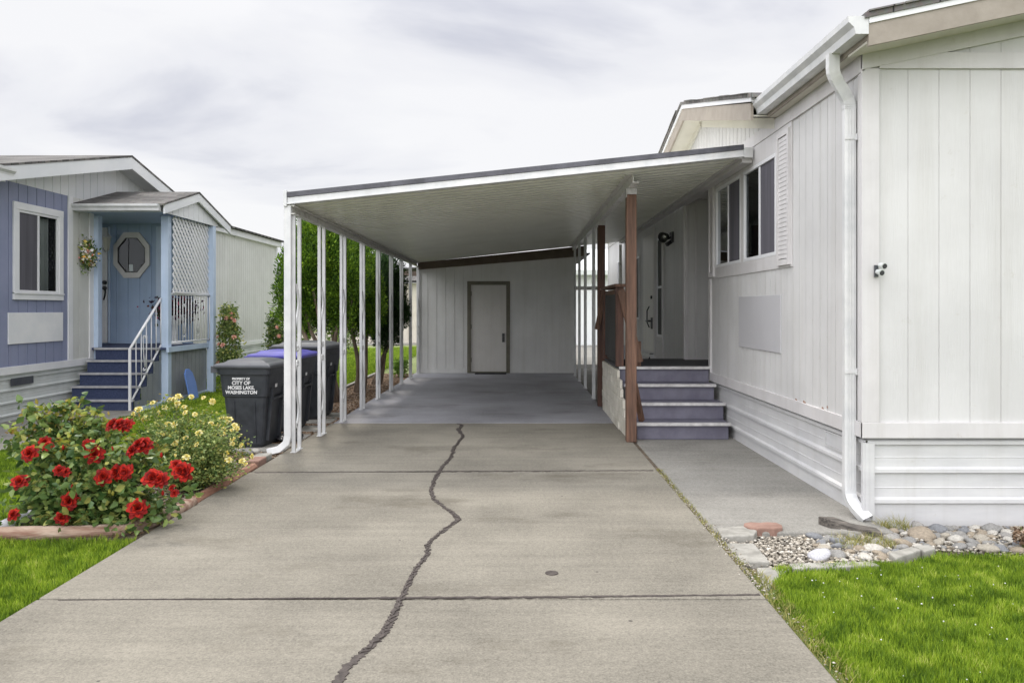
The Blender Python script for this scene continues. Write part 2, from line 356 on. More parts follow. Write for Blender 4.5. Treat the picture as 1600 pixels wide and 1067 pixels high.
M['mixpetal'] = leafmat('mixed_petals', [(0.75, 0.16, 0.08), (0.80, 0.65, 0.08), (0.85, 0.85, 0.82), (0.80, 0.80, 0.80), (0.70, 0.22, 0.20)], rough=0.6, trans=0.1)
M['purplepetal'] = leafmat('dark_petunia', [(0.03, 0.012, 0.03), (0.05, 0.02, 0.05), (0.03, 0.06, 0.02), (0.55, 0.10, 0.18)], rough=0.6, trans=0.1, pos=[0, 0.5, 0.8, 1])
M['farwhite'] = mat('far_white_wall', (0.62, 0.64, 0.66), (0.70, 0.71, 0.72), scale=1, rough=0.6, world=True)
M['beige'] = mat('beige_fence', (0.50, 0.46, 0.40), (0.60, 0.56, 0.49), scale=2, rough=0.7, world=True)

def stonemat():
    m = bpy.data.materials.new('river_stone'); m.use_nodes = True
    t = m.node_tree; b = t.nodes['Principled BSDF']; b.inputs['Roughness'].default_value = 0.8
    oi = t.nodes.new('ShaderNodeObjectInfo'); r = t.nodes.new('ShaderNodeValToRGB')
    cs = [(0.17, 0.175, 0.185), (0.25, 0.24, 0.225), (0.27, 0.225, 0.17), (0.32, 0.29, 0.24), (0.22, 0.215, 0.205), (0.42, 0.40, 0.36)]
    el = r.color_ramp.elements; r.color_ramp.interpolation = 'CONSTANT'
    while len(el) < len(cs): el.new(0.5)
    for i, c in enumerate(cs):
        el[i].position = i / len(cs); el[i].color = (*c, 1)
    t.links.new(oi.outputs['Random'], r.inputs['Fac'])
    co = t.nodes.new('ShaderNodeTexCoord'); n = t.nodes.new('ShaderNodeTexNoise'); n.inputs['Scale'].default_value = 5; n.inputs['Detail'].default_value = 8
    t.links.new(co.outputs['Object'], n.inputs['Vector'])
    mx = t.nodes.new('ShaderNodeMix'); mx.data_type = 'RGBA'; mx.blend_type = 'OVERLAY'; mx.inputs['Factor'].default_value = 0.6
    t.links.new(r.outputs['Color'], mx.inputs[6]); t.links.new(n.outputs['Fac'], mx.inputs[7])
    t.links.new(mx.outputs[2], b.inputs['Base Color'])
    bu = t.nodes.new('ShaderNodeBump'); bu.inputs['Strength'].default_value = 0.3
    t.links.new(n.outputs['Fac'], bu.inputs['Height']); t.links.new(bu.outputs[0], b.inputs['Normal'])
    return m
M['stone'] = stonemat()
M['whitestone'] = mat('pale_stone', (0.34, 0.34, 0.36), (0.52, 0.52, 0.55), scale=6, rough=0.8, bump=0.3, bscale=8)

# ------------------------------------------------------------------ mesh helpers
WL = {}
def wloc(o):
    return WL.get(o.name, Vector((0, 0, 0))) if o is not None else Vector((0, 0, 0))

class MB:
    def __init__(s):
        s.v = []; s.f = []; s.smooth = False
    def face(s, pts):
        i = len(s.v); s.v += [tuple(p) for p in pts]; s.f.append(tuple(range(i, i + len(pts)))); return s
    def hexa(s, p):          # 8 points: bottom 4 ccw, top 4 ccw
        i = len(s.v); s.v += [tuple(q) for q in p]
        for q in ((0, 3, 2, 1), (4, 5, 6, 7), (0, 1, 5, 4), (1, 2, 6, 5), (2, 3, 7, 6), (3, 0, 4, 7)):
            s.f.append(tuple(i + k for k in q))
        return s
    def box(s, x0, x1, y0, y1, z0, z1):
        return s.hexa([(x0, y0, z0), (x1, y0, z0), (x1, y1, z0), (x0, y1, z0), (x0, y0, z1), (x1, y0, z1), (x1, y1, z1), (x0, y1, z1)])
    def boxw(s, W, a0, a1, d0, d1, z0, z1):
        return s.hexa([W(a0, d0, z0), W(a1, d0, z0), W(a1, d1, z0), W(a0, d1, z0), W(a0, d0, z1), W(a1, d0, z1), W(a1, d1, z1), W(a0, d1, z1)])
    def prism(s, poly, fn):  # poly 2-D list; fn(u,v,k) -> point, k=0/1 ends
        n = len(poly); i = len(s.v)
        s.v += [tuple(fn(u, v, 0)) for u, v in poly] + [tuple(fn(u, v, 1)) for u, v in poly]
        s.f.append(tuple(i + k for k in range(n))[::-1]); s.f.append(tuple(i + n + k for k in range(n)))
        for k in range(n):
            s.f.append((i + k, i + (k + 1) % n, i + n + (k + 1) % n, i + n + k))
        return s
    def bar(s, p, q, w, h, up=(0, 0, 1)):
        p = Vector(p); q = Vector(q); d = (q - p).normalized(); u = Vector(up)
        if abs(d.dot(u)) > 0.98: u = Vector((0, 1, 0))
        a = d.cross(u).normalized(); b = a.cross(d).normalized()
        a = a * w / 2; b = b * h / 2
        return s.hexa([p - a - b, p + a - b, q + a - b, q - a - b, p - a + b, p + a + b, q + a + b, q - a + b])
    def tube(s, pts, rad, n=8, cap=True):
        pts = [Vector(p) for p in pts]; m = len(pts)
        rads = rad if isinstance(rad, (list, tuple)) else [rad] * m
        i0 = len(s.v); prev = None
        for k, p in enumerate(pts):
            d = (pts[min(k + 1, m - 1)] - pts[max(k - 1, 0)]).normalized()
            if prev is None:
                a = d.cross(Vector((0, 0, 1)))
                if a.length < 0.05: a = d.cross(Vector((0, 1, 0)))
                a.normalize()
            else:
                a = (prev - d * prev.dot(d)).normalized()
            prev = a; b = d.cross(a)
            for j in range(n):
                t = 2 * math.pi * j / n
                s.v.append(tuple(p + (a * math.cos(t) + b * math.sin(t)) * rads[k]))
        for k in range(m - 1):
            for j in range(n):
                s.f.append((i0 + k * n + j, i0 + k * n + (j + 1) % n, i0 + (k + 1) * n + (j + 1) % n, i0 + (k + 1) * n + j))
        if cap:
            s.f.append(tuple(i0 + j for j in range(n))[::-1]); s.f.append(tuple(i0 + (m - 1) * n + j for j in range(n)))
        return s
    def lathe(s, prof, c, n=16, axis='Z'):
        i0 = len(s.v)
        for r, h in prof:
            for j in range(n):
                t = 2 * math.pi * j / n
                q = (r * math.cos(t), r * math.sin(t), h)
                if axis == 'X': q = (q[2], q[0], q[1])
                if axis == 'Y': q = (q[0], q[2], q[1])
                s.v.append((c[0] + q[0], c[1] + q[1], c[2] + q[2]))
        for k in range(len(prof) - 1):
            for j in range(n):
                s.f.append((i0 + k * n + j, i0 + k * n + (j + 1) % n, i0 + (k + 1) * n + (j + 1) % n, i0 + (k + 1) * n + j))
        s.f.append(tuple(i0 + j for j in range(n))[::-1]); s.f.append(tuple(i0 + (len(prof) - 1) * n + j for j in range(n)))
        return s
    def build(s, name, m, parent=None, bevel=0.0, origin=None, smooth=False):
        if parent is not None: o0 = wloc(parent)
        elif origin is not None: o0 = Vector(origin)
        else:
            a = np.array(s.v); o0 = Vector(((a[:, 0].min() + a[:, 0].max()) / 2, (a[:, 1].min() + a[:, 1].max()) / 2, a[:, 2].min()))
        me = bpy.data.meshes.new(name)
        me.from_pydata([(x - o0.x, y - o0.y, z - o0.z) for x, y, z in s.v], [], s.f)
        bm = bmesh.new(); bm.from_mesh(me)
        bmesh.ops.recalc_face_normals(bm, faces=bm.faces)
        bm.to_mesh(me); bm.free()
        if smooth:
            me.polygons.foreach_set('use_smooth', [True] * len(me.polygons))
        me.materials.append(M[m] if isinstance(m, str) else m)
        o = bpy.data.objects.new(name, me); COL.objects.link(o)
        if parent is not None:
            o.parent = parent; WL[o.name] = wloc(parent)
        else:
            o.location = o0; WL[o.name] = o0
        if bevel:
            bv = o.modifiers.new('bevel', 'BEVEL'); bv.width = bevel; bv.segments = 2; bv.limit_method = 'ANGLE'
        return o

def fast(name, V, F, m, parent=None, origin=(0, 0, 0), smooth=False):
    V = np.asarray(V, dtype=np.float32); F = np.asarray(F, dtype=np.int32)
    o0 = wloc(parent) if parent is not None else Vector(origin)
    V = V - np.array(o0, dtype=np.float32)
    me = bpy.data.meshes.new(name)
    k = F.shape[1]
    me.vertices.add(len(V)); me.vertices.foreach_set('co', V.ravel())
    me.loops.add(F.size); me.loops.foreach_set('vertex_index', F.ravel())
    me.polygons.add(len(F)); me.polygons.foreach_set('loop_start', np.arange(0, F.size, k, dtype=np.int32))
    me.update(calc_edges=True)
    if smooth: me.polygons.foreach_set('use_smooth', np.ones(len(F), dtype=bool))
    me.materials.append(M[m])
    o = bpy.data.objects.new(name, me); COL.objects.link(o)
    if parent is not None:
        o.parent = parent; WL[o.name] = wloc(parent)
    else:
        o.location = o0; WL[o.name] = Vector(o0)
    return o

def tag(o, label, cat, group=None):
    o['label'] = label; o['category'] = cat
    if group: o['group'] = group
    return o
def struct(o): o['kind'] = 'structure'; return o
def stuff(o, label, cat):
    o['kind'] = 'stuff'; return tag(o, label, cat)
def empty(name, loc, label, cat, group=None):
    o = bpy.data.objects.new(name, None); COL.objects.link(o); o.location = loc; o.empty_display_size = 0.1
    WL[o.name] = Vector(loc); return tag(o, label, cat, group)
def copy_tree(o, parent=None):
    c = o.copy(); COL.objects.link(c); c.parent = parent
    for ch in list(o.children): copy_tree(ch, c)
    return c

def WY(X, out): return lambda a, d, z: (X + out * d, a, z)     # wall running along Y
def WX(Y, out): return lambda a, d, z: (a, Y + out * d, z)     # wall running along X

def siding(mb, W, a0, a1, z0, ztop, spacing=0.2, holes=(), gw=0.012, depth=0.008, phase=0.0, brk=()):
    zt = ztop if callable(ztop) else (lambda a: ztop)
    pts = [(a0, 0), (a1, 0)]
    edges = [h[0] for h in holes] + [h[1] for h in holes] + list(brk)
    g = a0 + phase + spacing
    while g < a1 - gw:
        if g > a0 + gw and all(abs(g - e) > gw * 1.5 for e in edges):
            pts += [(g - gw / 2, 0), (g - gw / 2 + 1e-5, depth), (g + gw / 2 - 1e-5, depth), (g + gw / 2, 0)]
        g += spacing
    for e in edges:
        if a0 < e < a1: pts.append((e, 0))
    pts.sort()
    for (p, dp), (q, dq) in zip(pts, pts[1:]):
        mid = (p + q) / 2
        hs = sorted([(h[2], h[3]) for h in holes if h[0] - 1e-6 <= mid <= h[1] + 1e-6])
        lo = z0
        segs = []
        for b, t in hs:
            if b > lo: segs.append((lo, b, False))
            lo = max(lo, t)
        segs.append((lo, None, True))
        for b, t, top in segs:
            tp, tq = (zt(p), zt(q)) if top else (t, t)
            if tp <= b + 1e-4 and tq <= b + 1e-4: continue
            mb.face([W(p, -dp, b), W(q, -dq, b), W(q, -dq, tq), W(p, -dp, tp)])
    return mb

def ribs(mb, W, a0, a1, z0, z1, zs, rh=0.05, d=0.022):
    """horizontal ribbed skirting profile extruded along a"""
    prof = [(0.0, z0)]
    for z in sorted(zs):
        prof += [(0.0, z - rh / 2), (d, z - rh / 2 + 0.012), (d, z + rh / 2 - 0.014), (0.0, z + rh / 2)]
        prof += [(0.0, z + 0.085), (0.004, z + 0.09), (0.0, z + 0.095)]
    prof = [p for p in prof if p[1] < z1 - 0.005] + [(0.0, z1)]
    for (d0, u), (d1, v) in zip(prof, prof[1:]):
        mb.face([W(a0, d0, u), W(a1, d0, u), W(a1, d1, v), W(a0, d1, v)])
    return mb

def window(root, W, a0, a1, z0, z1, kinds=('curtain', 'screen'), fw=0.035, proud=0.02, deep=0.5, matf='white', vertical=True, label=None):
    """frame set in a wall opening: frame, mullions, panes, what hangs behind"""
    m = MB()
    proud = min(proud, 0.014); m.boxw(W, a0, a1, -0.016, proud, z1 - fw, z1); m.boxw(W, a0, a1, -0.016, proud, z0, z0 + fw)
    m.boxw(W, a0, a0 + fw, -0.016, proud, z0 + fw, z1 - fw); m.boxw(W, a1 - fw, a1, -0.016, proud, z0 + fw, z1 - fw)
    n = len(kinds)
    i0, i1, j0, j1 = a0 + fw, a1 - fw, z0 + fw, z1 - fw
    for k in range(1, n):
        if vertical:
            c = i0 + (i1 - i0) * k / n; m.boxw(W, c - 0.02, c + 0.02, -0.015, 0.006, j0, j1)
        else:
            c = j0 + (j1 - j0) * k / n; m.boxw(W, i0, i1, -0.015, 0.006, c - 0.02, c + 0.02)
    f = m.build('window', matf, root, bevel=0.003)
    if label: f['label'] = label
    r = MB()
    e = 0.003
    r.face([W(a0 + e, -deep, z0 + e), W(a1 - e, -deep, z0 + e), W(a1 - e, -deep, z1 - e), W(a0 + e, -deep, z1 - e)])
    for (p, q) in (((a0 + e, z0 + e), (a1 - e, z0 + e)), ((a1 - e, z0 + e), (a1 - e, z1 - e)), ((a1 - e, z1 - e), (a0 + e, z1 - e)), ((a0 + e, z1 - e), (a0 + e, z0 + e))):
        r.face([W(p[0], -0.017, p[1]), W(q[0], -0.017, q[1]), W(q[0], -deep, q[1]), W(p[0], -deep, p[1])])
    r.build('recess', 'room', f)
    for k, kd in enumerate(kinds):
        if vertical:
            u0 = i0 + (i1 - i0) * k / n + (0.02 if k else 0); u1 = i0 + (i1 - i0) * (k + 1) / n - (0.02 if k < n - 1 else 0); v0, v1 = j0, j1
        else:
            v0 = j0 + (j1 - j0) * k / n + (0.02 if k else 0); v1 = j0 + (j1 - j0) * (k + 1) / n - (0.02 if k < n - 1 else 0); u0, u1 = i0, i1
        MB().face([W(u0, -0.010, v0), W(u1, -0.010, v0), W(u1, -0.010, v1), W(u0, -0.010, v1)]).build('pane', 'glass', f)
        if kd == 'screen':
            MB().face([W(u0, -0.004, v0), W(u1, -0.004, v0), W(u1, -0.004, v1), W(u0, -0.004, v1)]).build('insect_screen', 'screen', f)
        if kd == 'dark':
            MB().face([W(u0, -0.004, v0), W(u1, -0.004, v0), W(u1, -0.004, v1), W(u0, -0.004, v1)]).build('insect_screen', 'darkscreen', f)
        if kd in ('curtain', 'half'):
            c = MB(); ue = u1 if kd == 'curtain' else u0 + (u1 - u0) * 0.72
            N = max(8, int((ue - u0) / 0.02))
            pr = [(u0 + (ue - u0) * i / N, -0.12 - 0.018 * math.sin(i * 1.7) - 0.008 * math.sin(i * 0.6)) for i in range(N + 1)]
            for (p, d0), (q, d1) in zip(pr, pr[1:]):
                c.face([W(p, d0, v0), W(q, d1, v0), W(q, d1, v1), W(p, d0, v1)])
            c.build('curtain', 'curtain', f, smooth=True)
    return f

def casing(mb, W, a0, a1, z0, z1, w=0.09, p=0.022):
    mb.boxw(W, a0 - w, a1 + w, 0, p, z1, z1 + w); mb.boxw(W, a0 - w, a1 + w, 0, p, z0 - w, z0)
    mb.boxw(W, a0 - w, a0, 0, p - 0.002, z0, z1); mb.boxw(W, a1, a1 + w, 0, p - 0.002, z0, z1)
    return mb

def gutter(mb, p0, p1, out, size=0.12):
    """K-style gutter, open top; p0,p1 back top edge points; out = outward unit vector"""
    o = Vector(out); p0 = Vector(p0); p1 = Vector(p1); s = size
    prof = [(0, 0), (0, -s * 0.85), (s * 0.62, -s * 0.85), (s * 0.70, -s * 0.52), (s * 0.95, -s * 0.28), (s * 0.98, 0), (s * 0.90, 0), (s * 0.90, -s * 0.02)]
    inner = [(s * 0.86, -s * 0.24), (s * 0.62, -s * 0.5), (s * 0.56, -s * 0.8), (0.01, -s * 0.8), (0.01, 0)]
    poly = prof + inner
    mb.prism(poly, lambda u, v, k: (p1 if k else p0) + o * u + Vector((0, 0, v)))
    for e in (p0, p1):        # end caps
        cap = [(0, 0), (0, -s * 0.85), (s * 0.62, -s * 0.85), (s * 0.70, -s * 0.52), (s * 0.95, -s * 0.28), (s * 0.98, 0)]
        d = (p1 - p0).normalized() * 0.004 * (-1 if e is p0 else 1)
        mb.prism(cap, lambda u, v, k: e + o * u + Vector((0, 0, v)) + d * (0.2 + k))
    return mb

# ------------------------------------------------------------------ ground, driveway, paths
g = MB()
def terrain(x, y):
    if x < -3.4: return -0.03 - 0.075 * min(1, (-3.4 - x) / 2.0)
    return -0.06
xs = [-400, -60, -20, -12, -8, -6.5, -5.4, -4.6, -4.0, -3.4, -3.39, 0, 4, 20, 60, 400]; ys = [-400, -40, -5, 0, 3, 5, 8, 12, 20, 35, 60, 400]
for i in range(len(xs) - 1):
    for j in range(len(ys) - 1):
        g.face([(x, y, terrain(x, y) if abs(x) < 100 else terrain(x, y)) for x, y in ((xs[i], ys[j]), (xs[i + 1], ys[j]), (xs[i + 1], ys[j + 1]), (xs[i], ys[j + 1]))])
struct(g.build('ground', 'farlawn', origin=(0, 0, 0)))

def slab(name, x0, x1, y0, y1, m, z0=-0.12, z1=0.0, bev=0.012):
    return struct(MB().box(x0, x1, y0, y1, z0, z1).build(name, m, bevel=bev))
GAP = 0.006
slab('road', -60, 60, -14, -3.02, 'path', z1=-0.06)
slab('driveway', -2.42, 1.24, -3, 3.85 - GAP, 'concrete')
slab('driveway', -2.42, 1.24, 3.85 + GAP, 6.85 - GAP, 'concrete')
slab('driveway', -2.40, 1.24, 6.85 + GAP, 9.78 - GAP, 'concrete')
slab('carport_floor', -2.38, 1.215, 9.78 + GAP, 17.6, 'painted')
slab('path', 1.275, 2.45, 5.02, 9.6, 'path', z1=-0.004)
slab('side_yard_path', 1.26, 3.6, 11.2, 34, 'path', z1=-0.05)
slab('path', -7.3, -5.62, 3.0, 11.45, 'path', z0=-0.2, z1=-0.075)
slab('path', -7.3, -5.3, 11.0, 11.6, 'path', z0=-0.2, z1=-0.078)

def strip(name, pts, w, m='tar', z=0.004, jag=0.25, sub=10, seed=1, rag=0.012):
    r = random.Random(seed); P = []
    for (a, b) in zip(pts, pts[1:]):
        for k in range(sub):
            t = k / sub; P.append((a[0] + (b[0] - a[0]) * t, a[1] + (b[1] - a[1]) * t, (a[2] if len(a) > 2 else w) * (1 - t) + (b[2] if len(b) > 2 else w) * t))
    l = pts[-1]; P.append((l[0], l[1], l[2] if len(l) > 2 else w))
    V = []; F = []
    for i, (x, y, ww) in enumerate(P):
        q = P[min(i + 1, len(P) - 1)]; p = P[max(i - 1, 0)]
        d = Vector((q[0] - p[0], q[1] - p[1], 0)).normalized(); n = Vector((-d.y, d.x, 0))
        c = Vector((x, y, 0)) + n * r.uniform(-1, 1) * rag
        V += [c + n * ww / 2 * r.uniform(1 - jag, 1 + jag) + Vector((0, 0, z)), c - n * ww / 2 * r.uniform(1 - jag, 1 + jag) + Vector((0, 0, z))]
    m_ = MB(); m_.v = [tuple(v) for v in V]
    m_.f = [(2 * i, 2 * i + 1, 2 * i + 3, 2 * i + 2) for i in range(len(P) - 1)]
    # a thin skirt gives the bead some body
    n0 = len(m_.v); m_.v += [(x, y, z - 0.006) for x, y, z in m_.v]
    for i in range(len(P) - 1):
        m_.f += [(2 * i, 2 * i + 2, n0 + 2 * i + 2, n0 + 2 * i), (2 * i + 1, 2 * i + 3, n0 + 2 * i + 3, n0 + 2 * i + 1)]
    return struct(m_.build(name, m))

def G(px, py, z=0.0):
    Y = 1200 * (1.45 - z) / (py - 483.0); return ((px - 812) * Y / 1200, Y)
crack = [(714, 662), (722, 664), (716, 671), (724, 682), (710, 699), (704, 716), (690, 731), (681, 746), (673, 765), (678, 780), (693, 792), (712, 805), (716, 812), (700, 824), (676, 842), (668, 853), (668, 866), (652, 886), (641, 905), (634, 922), (620, 950), (608, 975), (592, 998), (566, 1022), (541, 1042), (527, 1066), (500, 1100)]
cw = [0.02, 0.05, 0.07, 0.05, 0.05, 0.045, 0.05, 0.045, 0.04, 0.045, 0.04, 0.05, 0.05, 0.035, 0.04, 0.04, 0.035, 0.04, 0.035, 0.035, 0.05, 0.05, 0.055, 0.045, 0.05, 0.055, 0.05]
strip('driveway_crack', [(*G(x, y), w * 0.72) for (x, y), w in zip(crack, cw)], 0.04, sub=14, seed=3, jag=0.35, rag=0.006, z=0.004)
strip('driveway_crack', [(*G(x + (1 if i % 2 else -1), y), w * 0.25) for i, ((x, y), w) in enumerate(zip(crack[1:-3], cw[1:-3]))], 0.02, sub=12, seed=13, jag=0.8, rag=0.012, z=0.009)
strip('driveway_crack', [(-2.3, 3.83), (-1.3, 3.85), (-0.7, 3.86)], 0.008, sub=40, seed=4, rag=0.002, jag=0.7, z=0.003)
strip('driveway_crack', [(-0.7, 3.86), (0.2, 3.87), (1.22, 3.90)], 0.018, sub=40, seed=5, rag=0.003, jag=0.4, z=0.003)
strip('driveway_crack', [(-2.35, 6.82), (-0.6, 6.87), (1.2, 6.90)], 0.026, sub=60, seed=6, rag=0.004, jag=0.6, z=0.003)
struct(MB().lathe([(0.036, -0.002), (0.036, 0.004)], (0.176, 4.22, 0), n=18).build('ground_cap', 'tar'))

# soil beds
struct(MB().box(-3.36, -2.43, 4.93, 7.6, -0.14, -0.015).build('flower_bed', 'soil'))
struct(MB().box(-3.22, -2.385, 7.6, 17.6, -0.14, -0.025).build('mulch_bed', 'soil'))
struct(MB().box(1.25, 4.5, 4.2, 5.6, -0.14, -0.052).build('rock_bed', 'soil'))
struct(MB().box(1.238, 1.277, 4.4, 9.6, -0.14, -0.012).build('joint_soil', 'soil'))
for n, (y0, y1) in enumerate(((10.6, 12.2), (12.22, 13.9), (13.92, 15.7), (15.72, 17.6))):
    tag(MB().box(-3.27, -3.20, y0, y1, -0.1, 0.025).build('garden_edging', 'paver', bevel=0.008),
        ['pale concrete edging length nearest the bins, between mulch and lawn', 'pale concrete edging length beside the first cypress trunks', 'pale concrete edging length beside the darker cypress', 'pale concrete edging length nearest the shed'][n], 'edging', 'concrete edging along the mulch bed')

# ------------------------------------------------------------------ right house
RH = empty('mobile_home', (2.37, 5.29, -0.06), 'white mobile home with vertical siding, gutter and downspout at the right', 'mobile home')
XW, YF = 2.37, 5.29
S = WY(XW, -1); Fr = WX(YF, -1)
ZF = 0.60
w1 = (8.20, 9.25, 1.945, 2.89); w2 = (7.07, 8.10, 1.945, 2.89)
def gab(a):
    return 3.2 + max(0.0, (4.00 - 0.24 * abs(a - 9.9)) - 3.2) if 7.0 < a < 12.8 else 3.2
m = MB()
siding(m, S, YF, 9.54, ZF, 3.2, 0.15, holes=[w1, w2], phase=0.02, gw=0.008, depth=0.006)
siding(m, S, 7.02, 12.78, 3.2, lambda a: 4.00 - 0.24 * abs(a - 9.9), 0.15, brk=(9.9,))
nar = (12.72, 13.22, 0.98, 2.66); w3 = (15.2, 16.3, 1.25, 2.5); w4 = (17.75, 18.5, 1.2, 2.6)
siding(m, S, 11.0, 20.5, ZF - 0.7, 3.2, 0.15, holes=[nar, w3, w4])
AL = WX(11.0, -1)
siding(m, AL, XW, 3.6, ZF, 3.2, 0.3, phase=-0.16)            # far wall of the entry recess
AB = WY(3.6, -1); siding(m, AB, 9.54, 11.0, ZF, 3.2, 0.2)
m.boxw(WX(9.54, 1), XW + 0.01, 3.6, 0.0, 0.01, ZF, 3.2)      # near cheek
siding(m, Fr, XW, 9.0, ZF, lambda a: 3.17 + 0.212 * (a - XW) if a < 6.6 else 3.17 + 0.212 * (6.6 - XW) - 0.212 * (a - 6.6), 0.2135, phase=0.09, brk=(6.6,), gw=0.007, depth=0.004)
m.box(XW, 9.0, 20.5, 20.52, -0.05, 3.2)
m.build('wall', 'siding', RH)
# recess soffit + header
MB().box(XW - 0.015, XW + 0.03, 9.54, 11.0, 2.93, 3.08).box(XW + 0.03, 3.6, 9.55, 10.99, 3.02, 3.08).build('recess_header', 'trim', RH)
# trims
t = MB()
t.boxw(S, YF - 0.02, 6.655, 0, 0.02, 3.08, 3.20); t.boxw(S, 6.655, 9.6, 0, 0.022, 3.08, 3.20); t.boxw(S, 9.6, 20.5, 0, 0.02, 3.08, 3.2)
t.boxw(S, YF - 0.022, 9.56, 0, 0.02, 0.565, 0.67)
t.boxw(Fr, XW - 0.02, 9.0, 0, 0.024, 0.565, 0.672)
t.boxw(Fr, XW - 0.022, XW + 0.10, 0, 0.02, 0.672, 3.10)
t.boxw(Fr, XW + 0.10, 9.0, 0, 0.02, 3.10, 3.212)
t.boxw(S, YF + 0.001, YF + 0.05, 0, 0.018, 0.672, 3.078)
t.boxw(S, 9.46, 9.55, 0, 0.024, 0.67, 1.82)
t.boxw(AL, XW, XW + 0.04, 0.0, 0.02, ZF, 3.02); t.boxw(AL, XW + 0.14, XW + 0.17, 0.0, 0.012, ZF, 3.02)
# sloping frieze under the front rake
t.prism([(XW - 0.0, 3.10), (2.97, 3.2125), (8.9, 3.2125), (6.6, 4.06), (XW, 3.165)], lambda u, v, k: (u, YF - 0.0 - 0.016 * k, v)) if False else None
zr = lambda x: 3.205 + 0.212 * (x - XW)
t.hexa([(XW - 0.02, YF - 0.026, zr(XW) - 0.115), (6.6, YF - 0.026, zr(6.6) - 0.125), (6.6, YF, zr(6.6) - 0.125), (XW - 0.02, YF, zr(XW) - 0.115),
        (XW - 0.02, YF - 0.026, zr(XW)), (6.6, YF - 0.026, zr(6.6)), (6.6, YF, zr(6.6)), (XW - 0.02, YF, zr(XW))])
t.boxw(S, 11.0, 11.1, 0, 0.02, ZF, 3.08)
t.boxw(S, 20.4, 20.5, 0, 0.02, 0.0, 3.08)
t.build('trim_boards', 'trim', RH, bevel=0.003)
for (yy, zz_, w_) in ((6.35, 0.672, 0.07), (6.55, 0.668, 0.05), (5.98, 0.67, 0.04), (5.9, 0.69, 0.02)):
    MB().prism([(yy, zz_), (yy + w_ * .4, zz_ - 0.004), (yy + w_, zz_ + 0.002), (yy + w_ * .8, zz_ + 0.018), (yy + w_ * .3, zz_ + 0.012)], lambda u, v, k: (XW - 0.001 - 0.003 * k, u, v)).build('bare_patch', 'log', RH)
# window surround panel and windows
s = MB()
s.boxw(S, 6.66, 7.07, 0, 0.012, 1.82, 3.08); s.boxw(S, 8.10, 8.20, 0, 0.012, 1.82, 3.08); s.boxw(S, 9.25, 9.52, 0, 0.012, 1.82, 3.08)
s.boxw(S, 7.07, 8.10, 0, 0.012, 1.82, 1.945); s.boxw(S, 8.20, 9.25, 0, 0.012, 1.82, 1.945)
s.boxw(S, 7.07, 8.10, 0, 0.012, 2.89, 3.08); s.boxw(S, 8.20, 9.25, 0, 0.012, 2.89, 3.08)
s.build('window_surround', 'trim', RH)
window(RH, S, *w2[:2], *w2[2:], kinds=('screen', 'half'), proud=0.035)
window(RH, S, *w1[:2], *w1[2:], kinds=('screen', 'half'), proud=0.035)
window(RH, S, *nar[:2], *nar[2:], kinds=('dark', 'dark'), proud=0.03, vertical=False, fw=0.04)
window(RH, S, *w3[:2], *w3[2:], kinds=('dark', 'curtain'), proud=0.03)
window(RH, S, *w4[:2], *w4[2:], kinds=('curtain', 'curtain'), proud=0.03)
def shutter(a0, a1, z0, z1):
    q = MB(); fw = 0.04
    q.boxw(S, a0, a0 + fw, 0.012, 0.038, z0, z1); q.boxw(S, a1 - fw, a1, 0.012, 0.038, z0, z1)
    for z in (z0, z1 - 0.05): q.boxw(S, a0 + fw, a1 - fw, 0.012, 0.036, z, z + 0.05)
    z = z0 + 0.06
    while z < z1 - 0.06:
        q.hexa([S(a0 + fw, 0.012, z), S(a1 - fw, 0.012, z), S(a1 - fw, 0.030, z), S(a0 + fw, 0.030, z),
                S(a0 + fw, 0.012, z + 0.039), S(a1 - fw, 0.012, z + 0.039), S(a1 - fw, 0.026, z + 0.0385), S(a0 + fw, 0.026, z + 0.0385)])
        z += 0.04
    q.build('shutter', 'trim', RH)
shutter(6.68, 6.99, 1.84, 3.035)
shutter(9.28, 9.5, 1.84, 3.035)
MB().boxw(S, 6.95, 8.27, 0.0, 0.012, 1.05, 1.58).build('access_panel', 'panelgrey', RH, bevel=0.002)
# narrow window casing, door
casing(MB(), S, nar[0], nar[1], nar[2], nar[3], 0.07, 0.02).boxw(S, nar[0] - 0.07, nar[1] + 0.07, 0, 0.016, 0.62, 0.9).build('window_casing', 'trim', RH)
dr = MB().boxw(S, 13.42, 14.55, 0.004, 0.03, 0.70, 2.78).build('door', 'sheddoor', RH, bevel=0.004)
MB().boxw(S, 13.52, 13.62, 0.03, 0.05, 1.10, 1.30).tube([S(13.57, 0.05, 1.24), S(13.57, 0.10, 1.24), S(13.72, 0.11, 1.24)], 0.016).tube([S(13.75, 0.05, 1.5), S(13.75, 0.09, 1.42), S(13.75, 0.09, 1.22), S(13.75, 0.05, 1.12)], 0.012).build('handle', 'black', dr)
MB().lathe([(0.03, 0), (0.03, 0.025)], S(13.6, 0.055, 1.66), n=12, axis='X').build('deadbolt', 'black', dr)
casing(MB(), S, 13.42, 14.55, 0.70, 2.78, 0.08, 0.028).build('door_casing', 'trim', RH)
MB().boxw(S, 13.36, 14.6, 0.0, 0.10, 0.60, 0.655).build('threshold', 'metalwhite', RH)
fc = MB().tube([S(13.4, 0.0, 0.62), S(13.4, 0.09, 0.62), S(13.4, 0.12, 0.56)], 0.016, n=8).lathe([(0.035, 0), (0.035, 0.012)], S(13.4, 0.07, 0.665), n=8).build('tap', 'black', RH)
